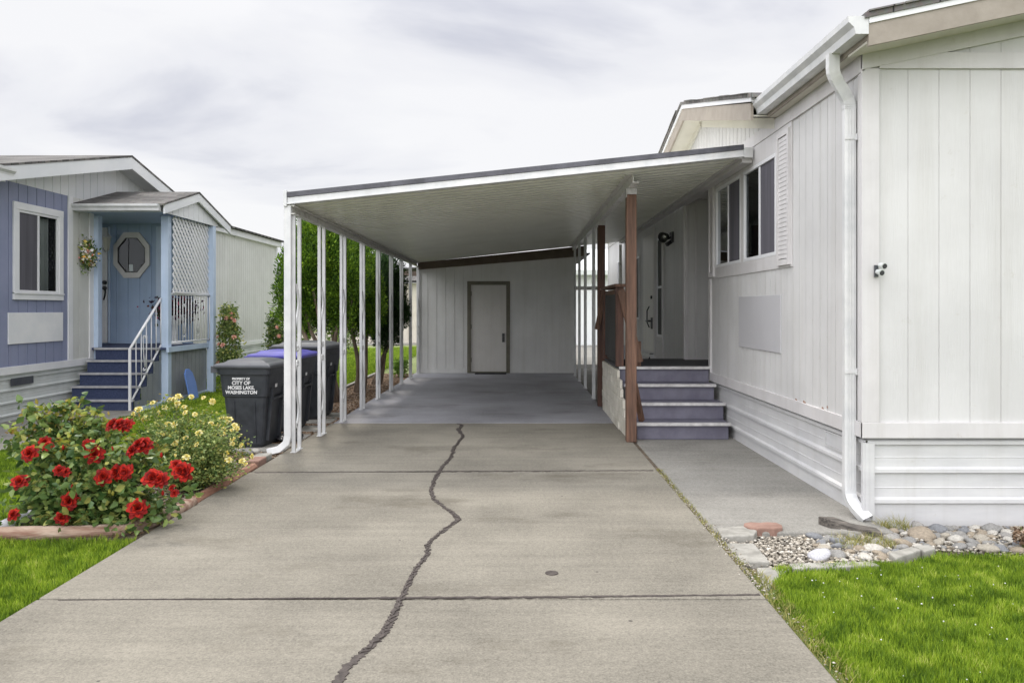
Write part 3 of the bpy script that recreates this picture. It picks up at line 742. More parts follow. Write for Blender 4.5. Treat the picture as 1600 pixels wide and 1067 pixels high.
# skirting
k = MB()
KS = WY(XW + 0.035, -1); KF = WX(YF + 0.03, -1)
ribs(k, KS, YF + 0.0, 9.6, -0.06, 0.565, (0.125, 0.335, 0.53)); ribs(k, KF, XW + 0.03, 9.0, -0.1, 0.565, (0.125, 0.335, 0.53))
ribs(k, KS, 11.0, 20.5, -0.1, 0.565, (0.125, 0.335, 0.53))
k.boxw(KF, XW - 0.005, XW + 0.075, 0, 0.03, -0.1, 0.53)
k.boxw(KS, YF - 0.005, YF + 0.04, 0, 0.026, -0.08, 0.53)
k.build('skirting', 'skirt', RH)
v = MB(); v.boxw(KS, 5.6, 6.03, 0.0, 0.014, 0.385, 0.395); v.boxw(KS, 5.6, 6.03, 0, 0.014, 0.495, 0.505)
v.boxw(KS, 5.6, 5.62, 0, 0.014, 0.395, 0.495); v.boxw(KS, 6.01, 6.03, 0, 0.014, 0.395, 0.495)
for i in range(7):
    z = 0.4 + i * 0.0135; v.hexa([KS(5.62, 0.002, z), KS(6.01, 0.002, z), KS(6.01, 0.012, z), KS(5.62, 0.012, z), KS(5.62, 0.002, z + 0.012), KS(6.01, 0.002, z + 0.012), KS(6.01, 0.005, z + 0.010), KS(5.62, 0.005, z + 0.010)])
v.build('crawl_space_vent', 'skirt', RH)
# front roof
ZE = 3.36    # top of roof at X=2.25
def zroof(x): return ZE + 0.212 * (x - 2.25)
r = MB()
r.hexa([(2.22, 4.93, zroof(2.22) - 0.035), (6.6, 4.93, zroof(6.6) - 0.035), (6.6, 7.05, zroof(6.6) - 0.035), (2.22, 7.05, zroof(2.22) - 0.035),
        (2.22, 4.93, zroof(2.22)), (6.6, 4.93, zroof(6.6)), (6.6, 7.05, zroof(6.6)), (2.22, 7.05, zroof(2.22))])
r.hexa([(6.6, 4.93, zroof(6.6) - 0.035), (10.9, 4.93, ZE - 0.035), (10.9, 7.05, ZE - 0.035), (6.6, 7.05, zroof(6.6) - 0.035),
        (6.6, 4.93, zroof(6.6)), (10.9, 4.93, ZE), (10.9, 7.05, ZE), (6.6, 7.05, zroof(6.6))])
for (ya, za, yb, zb) in ((6.85, 3.375, 9.9, 4.115), (9.9, 4.115, 12.95, 3.375)):
    r.hexa([(2.07, ya, za - 0.035), (8.5, ya, za - 0.035), (8.5, yb, zb - 0.035), (2.07, yb, zb - 0.035), (2.07, ya, za), (8.5, ya, za), (8.5, yb, zb), (2.07, yb, zb)])
r.box(2.2, 9.2, 12.9, 20.8, 3.22, 3.27)
# ragged shingle butts along the rakes
rr = random.Random(5); x = 2.24
while x < 6.5:
    l = rr.uniform(0.1, 0.3); h = rr.uniform(0.004, 0.014)
    r.hexa([(x, 4.915, zroof(x)), (x + l, 4.915, zroof(x + l)), (x + l, 5.3, zroof(x + l)), (x, 5.3, zroof(x)), (x, 4.92, zroof(x) + h), (x + l, 4.92, zroof(x + l) + h), (x + l, 5.3, zroof(x + l) + h), (x, 5.3, zroof(x) + h)]); x += l + 0.01
y = 6.95
while y < 12.8:
    l = rr.uniform(0.12, 0.32); h = rr.uniform(0.004, 0.016); zz = lambda q: 4.115 - 0.2426 * abs(q - 9.9)
    if abs(y + l / 2 - 9.9) > 0.3:
        r.hexa([(2.055, y, zz(y)), (2.4, y, zz(y)), (2.4, y + l, zz(y + l)), (2.055, y + l, zz(y + l)), (2.055, y, zz(y) + h), (2.4, y, zz(y) + h), (2.4, y + l, zz(y + l) + h), (2.055, y + l, zz(y + l) + h)])
    y += l + 0.01
r.build('roof', 'shingle', RH)
fa = MB()
def rake_front(mb, y0, y1, top, bot, x0=2.25, x1=6.6):
    mb.hexa([(x0, y0, zroof(x0) - bot), (x1, y0, zroof(x1) - bot), (x1, y1, zroof(x1) - bot), (x0, y1, zroof(x0) - bot), (x0, y0, zroof(x0) - top), (x1, y0, zroof(x1) - top), (x1, y1, zroof(x1) - top), (x0, y1, zroof(x0) - top)])
rake_front(fa, 4.95, 4.975, 0.07, 0.215)
fa.box(2.25, 2.27, 4.976, 6.97, 3.19, 3.32)
for (ya, yb) in ((6.98, 9.9), (9.9, 12.85)):
    za, zb = (3.37, 4.08) if ya < 9 else (4.08, 3.37)
    fa.hexa([(2.10, ya, za - 0.205), (2.125, ya, za - 0.205), (2.125, yb, zb - 0.205), (2.10, yb, zb - 0.205), (2.10, ya, za - 0.05), (2.125, ya, za - 0.05), (2.125, yb, zb - 0.05), (2.10, yb, zb - 0.05)])
fa.build('fascia', 'taupe', RH)
de = MB(); rake_front(de, 4.94, 4.974, 0.033, 0.072)
for (ya, yb) in ((6.92, 9.9), (9.9, 12.9)):
    za, zb = (3.37, 4.08) if ya < 9 else (4.08, 3.37)
    de.hexa([(2.085, ya, za - 0.052), (2.124, ya, za - 0.052), (2.124, yb, zb - 0.052), (2.085, yb, zb - 0.052), (2.085, ya, za + 0.0), (2.124, ya, za + 0.0), (2.124, yb, zb + 0.0), (2.085, yb, zb + 0.0)])
de.build('drip_edge', 'white', RH)
sf = MB()
rake_front(sf, 4.976, 5.262, 0.175, 0.19)      # sloping soffit under the front rake
sf.box(2.271, XW - 0.022, 5.262, 7.0, 3.196, 3.208)
for (ya, yb) in ((6.98, 9.9), (9.9, 12.85)):
    za, zb = (3.37, 4.08) if ya < 9 else (4.08, 3.37)
    sf.hexa([(2.126, ya, za - 0.17), (XW, ya, za - 0.17), (XW, yb, zb - 0.17), (2.126, yb, zb - 0.17), (2.126, ya, za - 0.158), (XW, ya, za - 0.158), (XW, yb, zb - 0.158), (2.126, yb, zb - 0.158)])
    sf.hexa([(XW - 0.025, ya + 0.1, za - 0.26), (XW - 0.003, ya + 0.1, za - 0.26), (XW - 0.003, yb, zb - 0.29), (XW - 0.025, yb, zb - 0.29), (XW - 0.025, ya + 0.1, za - 0.16), (XW - 0.003, ya + 0.1, za - 0.16), (XW - 0.003, yb, zb - 0.171), (XW - 0.025, yb, zb - 0.171)])
sf.box(2.25, XW, 12.9, 20.5, 3.2, 3.215)
sf.build('soffit', 'soffit', RH)
gutter(MB(), (2.248, 4.95, 3.335), (2.248, 7.0, 3.335), (-1, 0, 0), 0.135).build('gutter', 'metalwhite', RH)
# downspout: rectangular section with elbows
ds = MB()
def rectpath(mb, pts, wx, wy, side=(1, 0, 0)):
    pts = [Vector(p) for p in pts]; i0 = len(mb.v); m_ = len(pts)
    a = Vector(side)
    for k, p in enumerate(pts):
        d1 = (pts[min(k + 1, m_ - 1)] - p); d0 = (p - pts[max(k - 1, 0)])
        d_ = ((d0.normalized() if d0.length > 0 else Vector()) + (d1.normalized() if d1.length > 0 else Vector())).normalized()
        a = (a - d_ * a.dot(d_)).normalized(); b_ = d_.cross(a)
        for sx, sy in ((-1, -1), (1, -1), (1, 1), (-1, 1)):
            mb.v.append(tuple(p + a * sx * wx / 2 + b_ * sy * wy / 2))
    for k in range(m_ - 1):
        for j in range(4):
            mb.f.append((i0 + 4 * k + j, i0 + 4 * k + (j + 1) % 4, i0 + 4 * k + 4 + (j + 1) % 4, i0 + 4 * k + 4 + j))
ds_pts = [(2.185, 5.36, 3.225), (2.185, 5.36, 3.13), (2.189, 5.363, 3.10), (2.203, 5.37, 3.07), (2.232, 5.385, 3.03), (2.275, 5.40, 2.975), (2.305, 5.415, 2.93), (2.32, 5.42, 2.895), (2.325, 5.42, 2.86), (2.325, 5.42, 0.20), (2.326, 5.415, 0.15), (2.332, 5.395, 0.105), (2.345, 5.36, 0.07), (2.365, 5.31, 0.035), (2.385, 5.26, 0.005)]
rectpath(ds, ds_pts, 0.078, 0.058)
for i in range(5):
    z = 2.905 - i * 0.012; ds.box(2.325 - 0.042, 2.325 + 0.042, 5.42 - 0.032, 5.42 + 0.032, z, z + 0.006)
for x in (-0.02, 0, 0.02): ds.box(2.325 + x - 0.004, 2.325 + x + 0.004, 5.387, 5.392, 0.18, 2.86)
ds.build('downspout', 'metalwhite', RH, bevel=0.004)
for z_ in (1.0, 2.64): MB().box(2.28, 2.372, 5.383, 5.3865, z_, z_ + 0.025).box(2.352, 2.372, 5.36, 5.383, z_ - 0.01, z_ + 0.035).build('downspout_strap', 'metalwhite', RH)

# little spotlight / camera on the corner board
sp = empty('security_lamp', (2.445, YF - 0.02, 1.70), 'small twin-headed grey security lamp on the right house corner board', 'security lamp')
MB().box(2.43, 2.455, YF - 0.035, YF - 0.022, 1.67, 1.75).tube([(2.44, YF - 0.03, 1.70), (2.44, YF - 0.07, 1.70)], 0.012).build('bracket', 'binlid', sp)
for dx_, dz_ in ((0.0, 0.0), (0.018, 0.045)):
    q = MB(); q.tube([(2.44 + dx_, YF - 0.05, 1.705 + dz_), (2.448 + dx_, YF - 0.10, 1.695 + dz_)], [0.016, 0.023], n=12); hd = q.build('lamp_head', 'leftskirt', sp, smooth=False)
    MB().tube([(2.448 + dx_, YF - 0.099, 1.6952 + dz_), (2.448 + dx_, YF - 0.103, 1.695 + dz_)], [0.018, 0.016], n=12).build('lens', 'black', hd)

# flood lamp under the carport
fl = empty('flood_lamp', (XW, 11.9, 2.55), 'black wall-mounted flood lamp beside the narrow window', 'flood lamp')
MB().boxw(S, 11.8, 12.0, 0.0, 0.03, 2.48, 2.64).bar(S(11.9, 0.03, 2.56), S(11.85, 0.16, 2.50), 0.03, 0.03).bar(S(11.9, 0.02, 2.5), S(11.86, 0.10, 2.44), 0.05, 0.05).build('bracket', 'black', fl)
MB().tube([S(11.84, 0.10, 2.58), S(11.76, 0.18, 2.545)], [0.04, 0.085], n=14, cap=False).build('shade', 'black', fl, smooth=True)
MB().tube([S(11.83, 0.11, 2.575), S(11.775, 0.165, 2.552)], [0.03, 0.07], n=14).build('bulb', 'chrome', fl, smooth=True)

# ------------------------------------------------------------------ carport
CP = empty('carport', (-2.28, 7.72, 0), 'white metal carport with flat pan roof over the driveway', 'carport')
YC0, YC1, XL, XR = 7.72, 17.38, -2.335, 2.25
def zc(x): return 2.50 + (x - XL) * 0.1045
p = MB(); prof = []; y = YC0 + 0.04
while y < YC1 - 0.16:
    prof += [(y, 0.0), (y + 0.10, 0.0), (y + 0.115, 0.045), (y + 0.165, 0.045)]; y += 0.18
prof.append((y, 0.0)); prof.append((YC1, 0.0))
for (ya, da), (yb, db) in zip(prof, prof[1:]):
    p.face([(XL, ya, zc(XL) + da), (XR, ya, zc(XR) + da), (XR, yb, zc(XR) + db), (XL, yb, zc(XL) + db)])
p.face([(XL, YC0 + 0.02, zc(XL) + 0.06), (XR, YC0 + 0.02, zc(XR) + 0.06), (XR, YC1, zc(XR) + 0.06), (XL, YC1, zc(XL) + 0.06)])
p.build('roof_panel', 'roofpan', CP)
f = MB()
def slope_x(mb, x0, x1, y0, y1, d0, d1):
    mb.hexa([(x0, y0, zc(x0) + d0), (x1, y0, zc(x1) + d0), (x1, y1, zc(x1) + d0), (x0, y1, zc(x0) + d0), (x0, y0, zc(x0) + d1), (x1, y0, zc(x1) + d1), (x1, y1, zc(x1) + d1), (x0, y1, zc(x0) + d1)])
slope_x(f, XL, XR, YC0 - 0.008, YC0 + 0.02, -0.002, 0.070)
slope_x(f, XL, XR, YC0 - 0.022, YC0 - 0.008, -0.002, 0.012)
f.box(XL - 0.035, XL - 0.001, YC0 - 0.025, YC0 + 0.06, zc(XL) - 0.02, zc(XL) + 0.14)
f.box(XR, XR + 0.09, YC0 - 0.02, YC0 + 0.05, zc(XR) - 0.01, zc(XR) + 0.09)
f.box(XL - 0.03, XL - 0.002, YC0 + 0.06, YC1, zc(XL) - 0.02, zc(XL) + 0.11)
slope_x(f, XL, XR, YC1, YC1 + 0.02, -0.002, 0.07)
f.build('fascia', 'metalwhite', CP, bevel=0.003)
f = MB(); slope_x(f, XL, XR, YC0 - 0.018, YC0 + 0.018, 0.072, 0.122)
f.build('roof_flashing', 'darkstrip', CP)
b = MB()   # C-channel beams
b.box(-2.325, -2.317, YC0, YC1, 2.405, 2.495).box(-2.317, -2.265, YC0, YC1, 2.405, 2.413).box(-2.317, -2.265, YC0, YC1, 2.485, 2.495)
b.build('beam', 'dirtywhite', CP)
b = MB()
zb = zc(1.19)
b.box(1.182, 1.190, YC0 + 0.3, YC1, zb - 0.10, zb - 0.004).box(1.190, 1.25, YC0 + 0.3, YC1, zb - 0.10, zb - 0.092).box(1.12, 1.182, YC0 + 0.3, YC1, zb - 0.012, zb - 0.004)
b.build('beam', 'dirtywhite', CP)
b = MB(); b.box(XR + 0.0, XR + 0.10, YC0 + 0.05, YC1, zc(XR) - 0.05, zc(XR) - 0.004).box(XR - 0.05, XR + 0.0, YC0 + 0.05, YC1, zc(XR) - 0.012, zc(XR) - 0.004)
b.build('wall_ledger', 'trim', CP)

# post prototype: two flat tubes with wrought scrolls between, in local coordinates
def make_post(h, sc=True, fat=0.036, sep=0.20):
    root = bpy.data.objects.new('post', None); COL.objects.link(root); WL[root.name] = Vector((0, 0, 0)); root.empty_display_size = 0.1
    q = MB(); q.box(-fat / 2, fat / 2, -sep / 2 - fat / 2, -sep / 2 + fat / 2, 0.004, h).box(-fat / 2, fat / 2, sep / 2 - fat / 2, sep / 2 + fat / 2, 0.004, h)
    q.box(-0.03, 0.03, -sep / 2 - 0.03, sep / 2 + 0.03, 0, 0.006); q.build('upright', 'metalwhite', root, bevel=0.003)
    if sc:
        z = 0.25
        q = MB(); k = 0
        while z < h - 0.62:
            s_ = 1 if k % 2 == 0 else -1
            pts = []
            for i in range(15):
                tt = i / 14; a = tt * 2 * math.pi
                yy = s_ * (0.062 * math.sin(a)); zz = z + 0.66 * tt
                pts.append((0, yy, zz))
            # curls at both ends
            c0 = [(0, s_ * (-0.02 + 0.03 * math.cos(a)), z + 0.02 - 0.03 * math.sin(a)) for a in np.linspace(0, 4.2, 8)]
            q.tube(c0[::-1] + pts, 0.012, n=5)
            c1 = [(0, -s_ * (-0.02 + 0.03 * math.cos(a)), z + 0.64 + 0.03 * math.sin(a)) for a in np.linspace(0, 4.2, 8)]
            q.tube(c1, 0.012, n=5)
            z += 0.78; k += 1
        q.build('scrollwork', 'metalwhite', root, smooth=True)
    return root
p0 = make_post(2.405)
ys = [7.80, 8.80, 9.88, 11.10, 12.35, 13.60, 14.80, 16.02, 17.22]
for i, y in enumerate(ys):
    o = p0 if i == 0 else copy_tree(p0, CP)
    o.parent = CP; o.location = Vector((-2.29, y + 0.085, 0)) - wloc(CP)
p1 = make_post(zb - 0.10, sc=False)
for i, y in enumerate((12.5, 14.1, 15.5, 16.75)):
    o = p1 if i == 0 else copy_tree(p1, CP)
    o.parent = CP; o.location = Vector((1.205, y, 0)) - wloc(CP)
# brown timber posts
for (y, mm) in ((8.42, 'redwood'), (11.5, 'redwood2')):
    q = MB().box(1.165, 1.275, y - 0.055, y + 0.055, 0.0, zb - 0.17).build('post', mm, CP, bevel=0.006)
    q['label'] = 'reddish stained timber post'
    MB().box(1.162, 1.278, y - 0.06, y + 0.06, zb - 0.168, zb - 0.102).box(1.162, 1.168, y - 0.06, y + 0.06, zb - 0.20, zb - 0.168).build('post_cap', 'nosing', q)
# downspout on first post
q = MB(); rectpath(q, [(-2.335, 7.74, 2.49), (-2.335, 7.74, 0.17), (-2.35, 7.735, 0.10), (-2.42, 7.72, 0.04), (-2.53, 7.70, 0.015)], 0.07, 0.05)
q.build('downspout', 'metalwhite', CP, bevel=0.006)

# ------------------------------------------------------------------ shed
SH = empty('shed', (-0.5, 17.45, 0), 'white storage shed with brown fascia closing the end of the carport', 'shed')
F2 = WX(17.45, -1)
zs = lambda x: 2.37 + (x + 2.28) * 0.082
q = MB(); dh = (-1.16, -0.25, 0.0, 2.06)
siding(q, F2, -2.28, 1.24, 0.0, zs, 0.203, holes=[dh], phase=0.0, gw=0.026, depth=0.016)
siding(q, WY(-2.28, -1), 17.45, 21.0, 0.0, 2.37, 0.2); siding(q, WY(1.24, 1), 17.45, 21.0, 0, zs(1.24), 0.2)
q.box(-2.28, 1.24, 21.0, 21.02, 0, 2.37)
q.build('wall', 'shed', SH)
q = MB(); q.boxw(F2, -2.28, -1.24, 0, 0.015, 0.0, 0.09); q.boxw(F2, -2.30, -2.24, 0, 0.02, 0.09, 2.36).box(-2.34, -2.301, 17.42, 21, 0.0, 2.36)
q.build('trim_boards', 'shed', SH)
q = MB(); F3 = lambda x, d: (x, zs(x) + d)
q.hexa([(-2.3, 17.32, zs(-2.3) - 0.03), (1.5, 17.32, zs(1.5) - 0.03), (1.5, 17.37, zs(1.5) - 0.03), (-2.3, 17.37, zs(-2.3) - 0.03), (-2.3, 17.32, zs(-2.3) + 0.13), (1.5, 17.32, zs(1.5) + 0.20), (1.5, 17.37, zs(1.5) + 0.20), (-2.3, 17.37, zs(-2.3) + 0.13)])
q.box(-2.75, -2.31, 17.38, 17.42, 2.20, 2.30)
q.build('fascia', 'brownfascia', SH)
q = MB(); q.hexa([(-2.75, 17.4, 2.34), (1.6, 17.4, zs(1.6) + 0.01), (1.6, 21.2, zs(1.6) + 0.01), (-2.75, 21.2, 2.34), (-2.75, 17.4, 2.37), (1.6, 17.4, zs(1.6) + 0.04), (1.6, 21.2, zs(1.6) + 0.04), (-2.75, 21.2, 2.37)])
q.build('roof', 'shingle', SH)
d = MB().boxw(F2, dh[0] + 0.055, dh[1] - 0.055, -0.03, 0.0, 0.03, 2.0).build('door', 'sheddoor', SH, bevel=0.004)
MB().boxw(F2, -0.40, -0.34, 0.0, 0.03, 0.70, 0.90).lathe([(0.03, -0.05), (0.034, -0.02), (0.02, 0)], (-0.37, 17.42, 0.86), n=12, axis='Y').build('handle', 'black', d)
for hz in (0.25, 1.0, 1.75): MB().boxw(F2, dh[0] + 0.05, dh[0] + 0.068, 0.0, 0.014, hz, hz + 0.1).build('hinge', 'shedframe', d)
q = MB(); q.boxw(F2, dh[0] - 0.03, dh[0] + 0.055, -0.04, 0.04, 0, 2.0).boxw(F2, dh[1] - 0.055, dh[1] + 0.03, -0.04, 0.04, 0, 2.0).boxw(F2, dh[0] - 0.03, dh[1] + 0.03, -0.04, 0.042, 2.0, 2.08)
q.boxw(F2, dh[0] + 0.055, dh[1] - 0.055, -0.04, 0.03, 0.001, 0.028)
q.build('door_frame', 'shedframe', SH, bevel=0.003)
tag(MB().box(-1.0, -0.3, 17.08, 17.35, 0.001, 0.018).build('door_mat', 'rubber', bevel=0.004), 'thin black mat on the floor in front of the shed door', 'door mat')

# ------------------------------------------------------------------ right entry steps
ST = empty('entry_steps', (1.8, 9.0, 0), 'purple-grey wooden entry steps and deck with white nosings beside the right house', 'steps')
nose = [8.53, 8.84, 9.15, 9.47]
lx = [1.31, 1.29, 1.26, 1.235]; rx = [2.345, 2.37, 2.34, 2.355]
rh = 0.185
for i in range(4):
    z0, z1 = i * rh, (i + 1) * rh
    MB().box(lx[i], rx[i] - 0.02, nose[i] + 0.025, nose[i] + 0.06, max(0.002, z0 + 0.001), z1 - 0.035).build('riser', 'purplestep', ST)
    if i < 3:
        MB().box(lx[i] - 0.02, rx[i], nose[i] + 0.012, nose[i + 1] + 0.06, z1 - 0.034, z1 - 0.002).build('tread', 'purplestep', ST, bevel=0.003)
    MB().box(lx[i] - 0.01, rx[i], nose[i] - 0.012, nose[i] + 0.011, z1 - 0.030, z1).box(lx[i] - 0.01, rx[i], nose[i] + 0.0, nose[i] + 0.04, z1 - 0.0005, z1 + 0.002).build('nosing', 'nosing', ST, bevel=0.002)
MB().box(1.225, 2.35, 9.53, 11.08, 0.70, 0.735).box(1.225, 2.35, 9.482, 9.53, 0.706, 0.738).build('deck', 'deck', ST, bevel=0.003)
MB().box(2.35, 3.59, 9.56, 10.98, 0.69, 0.728).build('landing', 'deck', ST)
q = MB(); rr = random.Random(2)
z = 0.0
for row in range(7):           # painted block courses, stepping back with the stairs
    z1_ = min(z + 0.10, 0.70); yf = [8.50, 8.55, 8.80, 8.86, 9.12, 9.20, 9.44][row]
    y = yf
    while y < 11.1:
        l = min(0.39, 11.1 - y)
        if l > 0.03: q.box(1.195 + rr.uniform(-.006, .006), 1.232, y, y + l - 0.004, z + 0.002, z1_ - 0.003)
        y += 0.39 if (row + int(y * 3)) % 2 else 0.37
    z = z1_
q.box(1.20, 1.228, 9.5, 11.1, 0.0, 0.70)
q.build('side_wall', 'block', ST, bevel=0.004)
RL = MB()
RL.box(1.19, 1.285, 9.48, 9.57, 0.74, 1.72).build('railing_post', 'redwood2', ST, bevel=0.004)
MB().box(1.20, 1.285, 11.0, 11.09, 0.74, 1.70).build('railing_post', 'redwood2', ST, bevel=0.004)
MB().box(1.165, 1.31, 9.44, 11.12, 1.722, 1.76).box(1.22, 1.26, 9.57, 11.0, 1.64, 1.70).build('top_rail', 'redwood', ST, bevel=0.004)
q = MB(); y = 9.62
while y < 10.98: q.box(1.225, 1.25, y, y + 0.05, 0.80, 1.64); y += 0.075
q.box(1.252, 1.256, 9.57, 11.0, 0.76, 1.64)
q.build('balusters', 'darkscreen', ST)
MB().bar((1.24, 9.42, 1.68), (1.47, 9.42, 0.80), 0.09, 0.04, up=(0, 1, 0)).build('brace', 'redwood', ST)
MB().box(1.43, 1.50, 9.50, 9.59, 0.742, 1.05).build('brace', 'redwood', ST)
MB().bar((1.245, 11.3, 1.72), (1.15, 11.42, 1.15), 0.07, 0.035, up=(0, 1, 0)).build('brace', 'redwood', ST)
MB().bar((1.27, 8.50, 0.62), (1.37, 8.62, 0.20), 0.05, 0.05).build('brace', 'redwood', ST)
tag(MB().box(1.29, 1.40, 10.9, 11.0, 0.737, 0.80).build('painted_block', 'block', bevel=0.004), 'small white block on the deck beside the rear railing post', 'block')
tag(MB().bar((1.45, 10.95, 0.74), (1.50, 11.03, 0.93), 0.16, 0.012).build('white_card', 'white'), 'white card leaning at the back of the entry deck', 'card')

# white screen frame in the gap beside the shed
SF = empty('screen_frame', (1.7, 17.3, 0), 'white metal rail frame in the gap beyond the entry deck', 'rail frame')
MB().box(1.25, 2.3, 17.28, 17.32, 1.88, 1.96).build('rail', 'dirtywhite', SF)
MB().box(1.25, 2.3, 17.28, 17.32, 0.12, 0.20).build('rail', 'dirtywhite', SF)
MB().box(2.24, 2.30, 17.28, 17.32, 0.0, 2.9).build('upright', 'dirtywhite', SF)

# ------------------------------------------------------------------ far buildings
FB = empty('neighbour_house', (6, 32, -0.05), 'pale blue-white house far behind, seen beside the shed', 'house')
q = MB(); siding(q, WX(32, -1), -3.0, 14, -0.05, 3.0, 0.3); siding(q, WY(-3.0, -1), 32, 40, -0.05, 3.0, 0.3)
q.build('wall', 'farwhite', FB)
MB().hexa([(-3.3, 31.5, 3.0), (14.5, 31.5, 3.0), (14.5, 36, 4.2), (-3.3, 36, 4.2), (-3.3, 31.5, 3.05), (14.5, 31.5, 3.05), (14.5, 36, 4.25), (-3.3, 36, 4.25)]).build('roof', 'farwhite', FB)
MB().box(-3.3, 14.5, 31.45, 31.5, 2.85, 3.05).build('fascia', 'leftskirt', FB)
window(FB, WX(32, -1), 3.4, 4.8, 1.0, 2.2, kinds=('curtain', 'curtain'))
casing(MB(), WX(32, -1), 3.4, 4.8, 1.0, 2.2, 0.1, 0.02).build('window_casing', 'white', FB)
q = MB(); siding(q, WX(32, -1), -3, 14, -0.05, 0.6, 0.4)
BF = empty('beige_building', (-8, 34, -0.1), 'beige boarded building beyond the back lawn behind the cypress trees', 'building')
q = MB(); siding(q, WX(34, -1), -15.0, -3.6, -0.1, 2.6, 0.42, gw=0.05, depth=0.03); q.box(-15, -3.6, 34.02, 38, -0.1, 2.6)
q.build('wall', 'beige', BF)
MB().hexa([(-15.3, 33.6, 2.6), (-3.3, 33.6, 2.6), (-3.3, 36, 3.2), (-15.3, 36, 3.2), (-15.3, 33.6, 2.7), (-3.3, 33.6, 2.7), (-3.3, 36, 3.3), (-15.3, 36, 3.3)]).build('roof', 'shingle', BF)
slab('back_path', -15, -3.2, 32.6, 34.0, 'path', z0=-0.2, z1=-0.05)

# ------------------------------------------------------------------ left house
LH = empty('mobile_home', (-6.95, 12, -0.1), 'periwinkle and pale grey mobile home at the left', 'mobile home')
XA = -6.95
A = WY(XA, 1)
lw = (10.62, 11.56, 1.68, 2.83)
q = MB(); siding(q, A, 2.1, 11.88, 0.66, 3.19, 0.203, holes=[lw], phase=0.02)
siding(q, WX(2.1, -1), -12, XA, 0.66, 3.19, 0.203)
q.build('wall', 'purple', LH)
gl = lambda a: 4.0 - 0.235 * abs(a - 13.05)
MBq = siding(MB(), A, 11.88, 12.5, 0.66, 3.19, 0.25).build('wall', 'leftgrey', LH); q = MB()
lw2 = (15.35, 16.3, 1.05, 2.2)
siding(q, A, 14.0, 22.0, 0.62, 3.3, 0.152, holes=[lw2])
siding(q, WX(22.0, 1), -12, XA, 0.0, 3.3, 0.2)
q.build('wall', 'leftgrey', LH)
q = MB(); siding(q, A, 10.0, 16.1, 3.19, gl, 0.203, brk=(13.05,))
q.build('gable', 'farwhite', LH)
# porch recess
q = MB()
DW = WX(14.0, -1)
siding(q, DW, -8.3, -5.95, 0.60, 3.05, 0.215, phase=0.09)
siding(q, WY(-8.3, 1), 12.5, 14.0, 0.6, 3.05, 0.2)
q.build('porch_wall', 'blueporch', LH)
MB().box(-8.3, -5.62, 12.2, 13.98, 3.0, 3.02).build('porch_ceiling', 'bluepost', LH)
# trims
t = MB()
t.boxw(A, 11.80, 11.92, 0, 0.02, 0.66, 3.19); t.boxw(A, 12.38, 12.5, 0, 0.022, 0.66, 3.0)
t.boxw(A, 2.1, 12.5, 0, 0.025, 0.56, 0.665); t.boxw(A, 14.0, 22.0, 0, 0.025, 0.53, 0.63); t.boxw(A, 21.88, 22.0, 0, 0.02, 0.63, 3.2)
t.boxw(A, 14.0, 22.1, 0, 0.1, 3.22, 3.36)
t.build('trim_boards', 'white', LH, bevel=0.003)
casing(MB(), A, *lw, 0.10, 0.03).boxw(A, lw[0] - 0.10, lw[1] + 0.10, 0.0, 0.045, lw[2] - 0.02, lw[2] - 0.0).build('window_casing', 'white', LH, bevel=0.004)
window(LH, A, *lw, kinds=('screen', 'curtain'), proud=0.03)
window(LH, A, *lw2, kinds=('dark', 'curtain'), proud=0.03)
MB().boxw(A, 10.42, 11.66, 0, 0.02, 0.97, 1.40).build('access_panel', 'white', LH, bevel=0.003)
q = MB(); LS = WY(XA - 0.03, 1)
ribs(q, WX(2.13, -1), -12, XA - 0.03, -0.12, 0.6, (0.0, 0.17, 0.34, 0.5), rh=0.045); ribs(q, LS, 2.13, 12.5, -0.12, 0.56, (0.0, 0.17, 0.34, 0.5), rh=0.045); ribs(q, LS, 14.0, 22.0, -0.12, 0.53, (0.0, 0.17, 0.34, 0.48), rh=0.04)
q.build('skirting', 'leftskirt', LH)
q = MB(); q.boxw(LS, 10.5, 10.98, 0.02, 0.03, 0.395, 0.50)
q.build('crawl_space_vent', 'binlid', LH)
# roofs
r = MB()
for (ya, za, yb, zb_) in ((9.6, 3.26, 13.05, 4.06), (13.05, 4.06, 16.5, 3.26)):
    r.hexa([(-13, ya, za - 0.03), (-6.58, ya, za - 0.03), (-6.58, yb, zb_ - 0.03), (-13, yb, zb_ - 0.03), (-13, ya, za), (-6.58, ya, za), (-6.58, yb, zb_), (-13, yb, zb_)])
r.hexa([(-12, 14, 4.1), (-6.75, 14, 3.36), (-6.75, 22.3, 3.36), (-12, 22.3, 4.1), (-12, 14, 4.14), (-6.75, 14, 3.4), (-6.75, 22.3, 3.4), (-12, 22.3, 4.14)])
r.hexa([(-12, 1.8, 4.1), (-6.65, 1.8, 3.26), (-6.65, 9.98, 3.26), (-12, 9.98, 4.1), (-12, 1.8, 4.14), (-6.65, 1.8, 3.3), (-6.65, 9.98, 3.3), (-12, 9.98, 4.14)])
r.build('roof', 'shingle', LH)
q = MB()
for (ya, za, yb, zb_) in ((9.7, 3.255, 13.05, 4.025), (13.05, 4.025, 16.4, 3.255)):
    q.hexa([(-6.62, ya, za - 0.19), (-6.59, ya, za - 0.19), (-6.59, yb, zb_ - 0.20), (-6.62, yb, zb_ - 0.20), (-6.62, ya, za), (-6.59, ya, za), (-6.59, yb, zb_), (-6.62, yb, zb_)])
    q.hexa([(XA, ya, za - 0.12), (-6.621, ya, za - 0.12), (-6.621, yb, zb_ - 0.12), (XA, yb, zb_ - 0.12), (XA, ya, za - 0.11), (-6.621, ya, za - 0.11), (-6.621, yb, zb_ - 0.11), (XA, yb, zb_ - 0.11)])
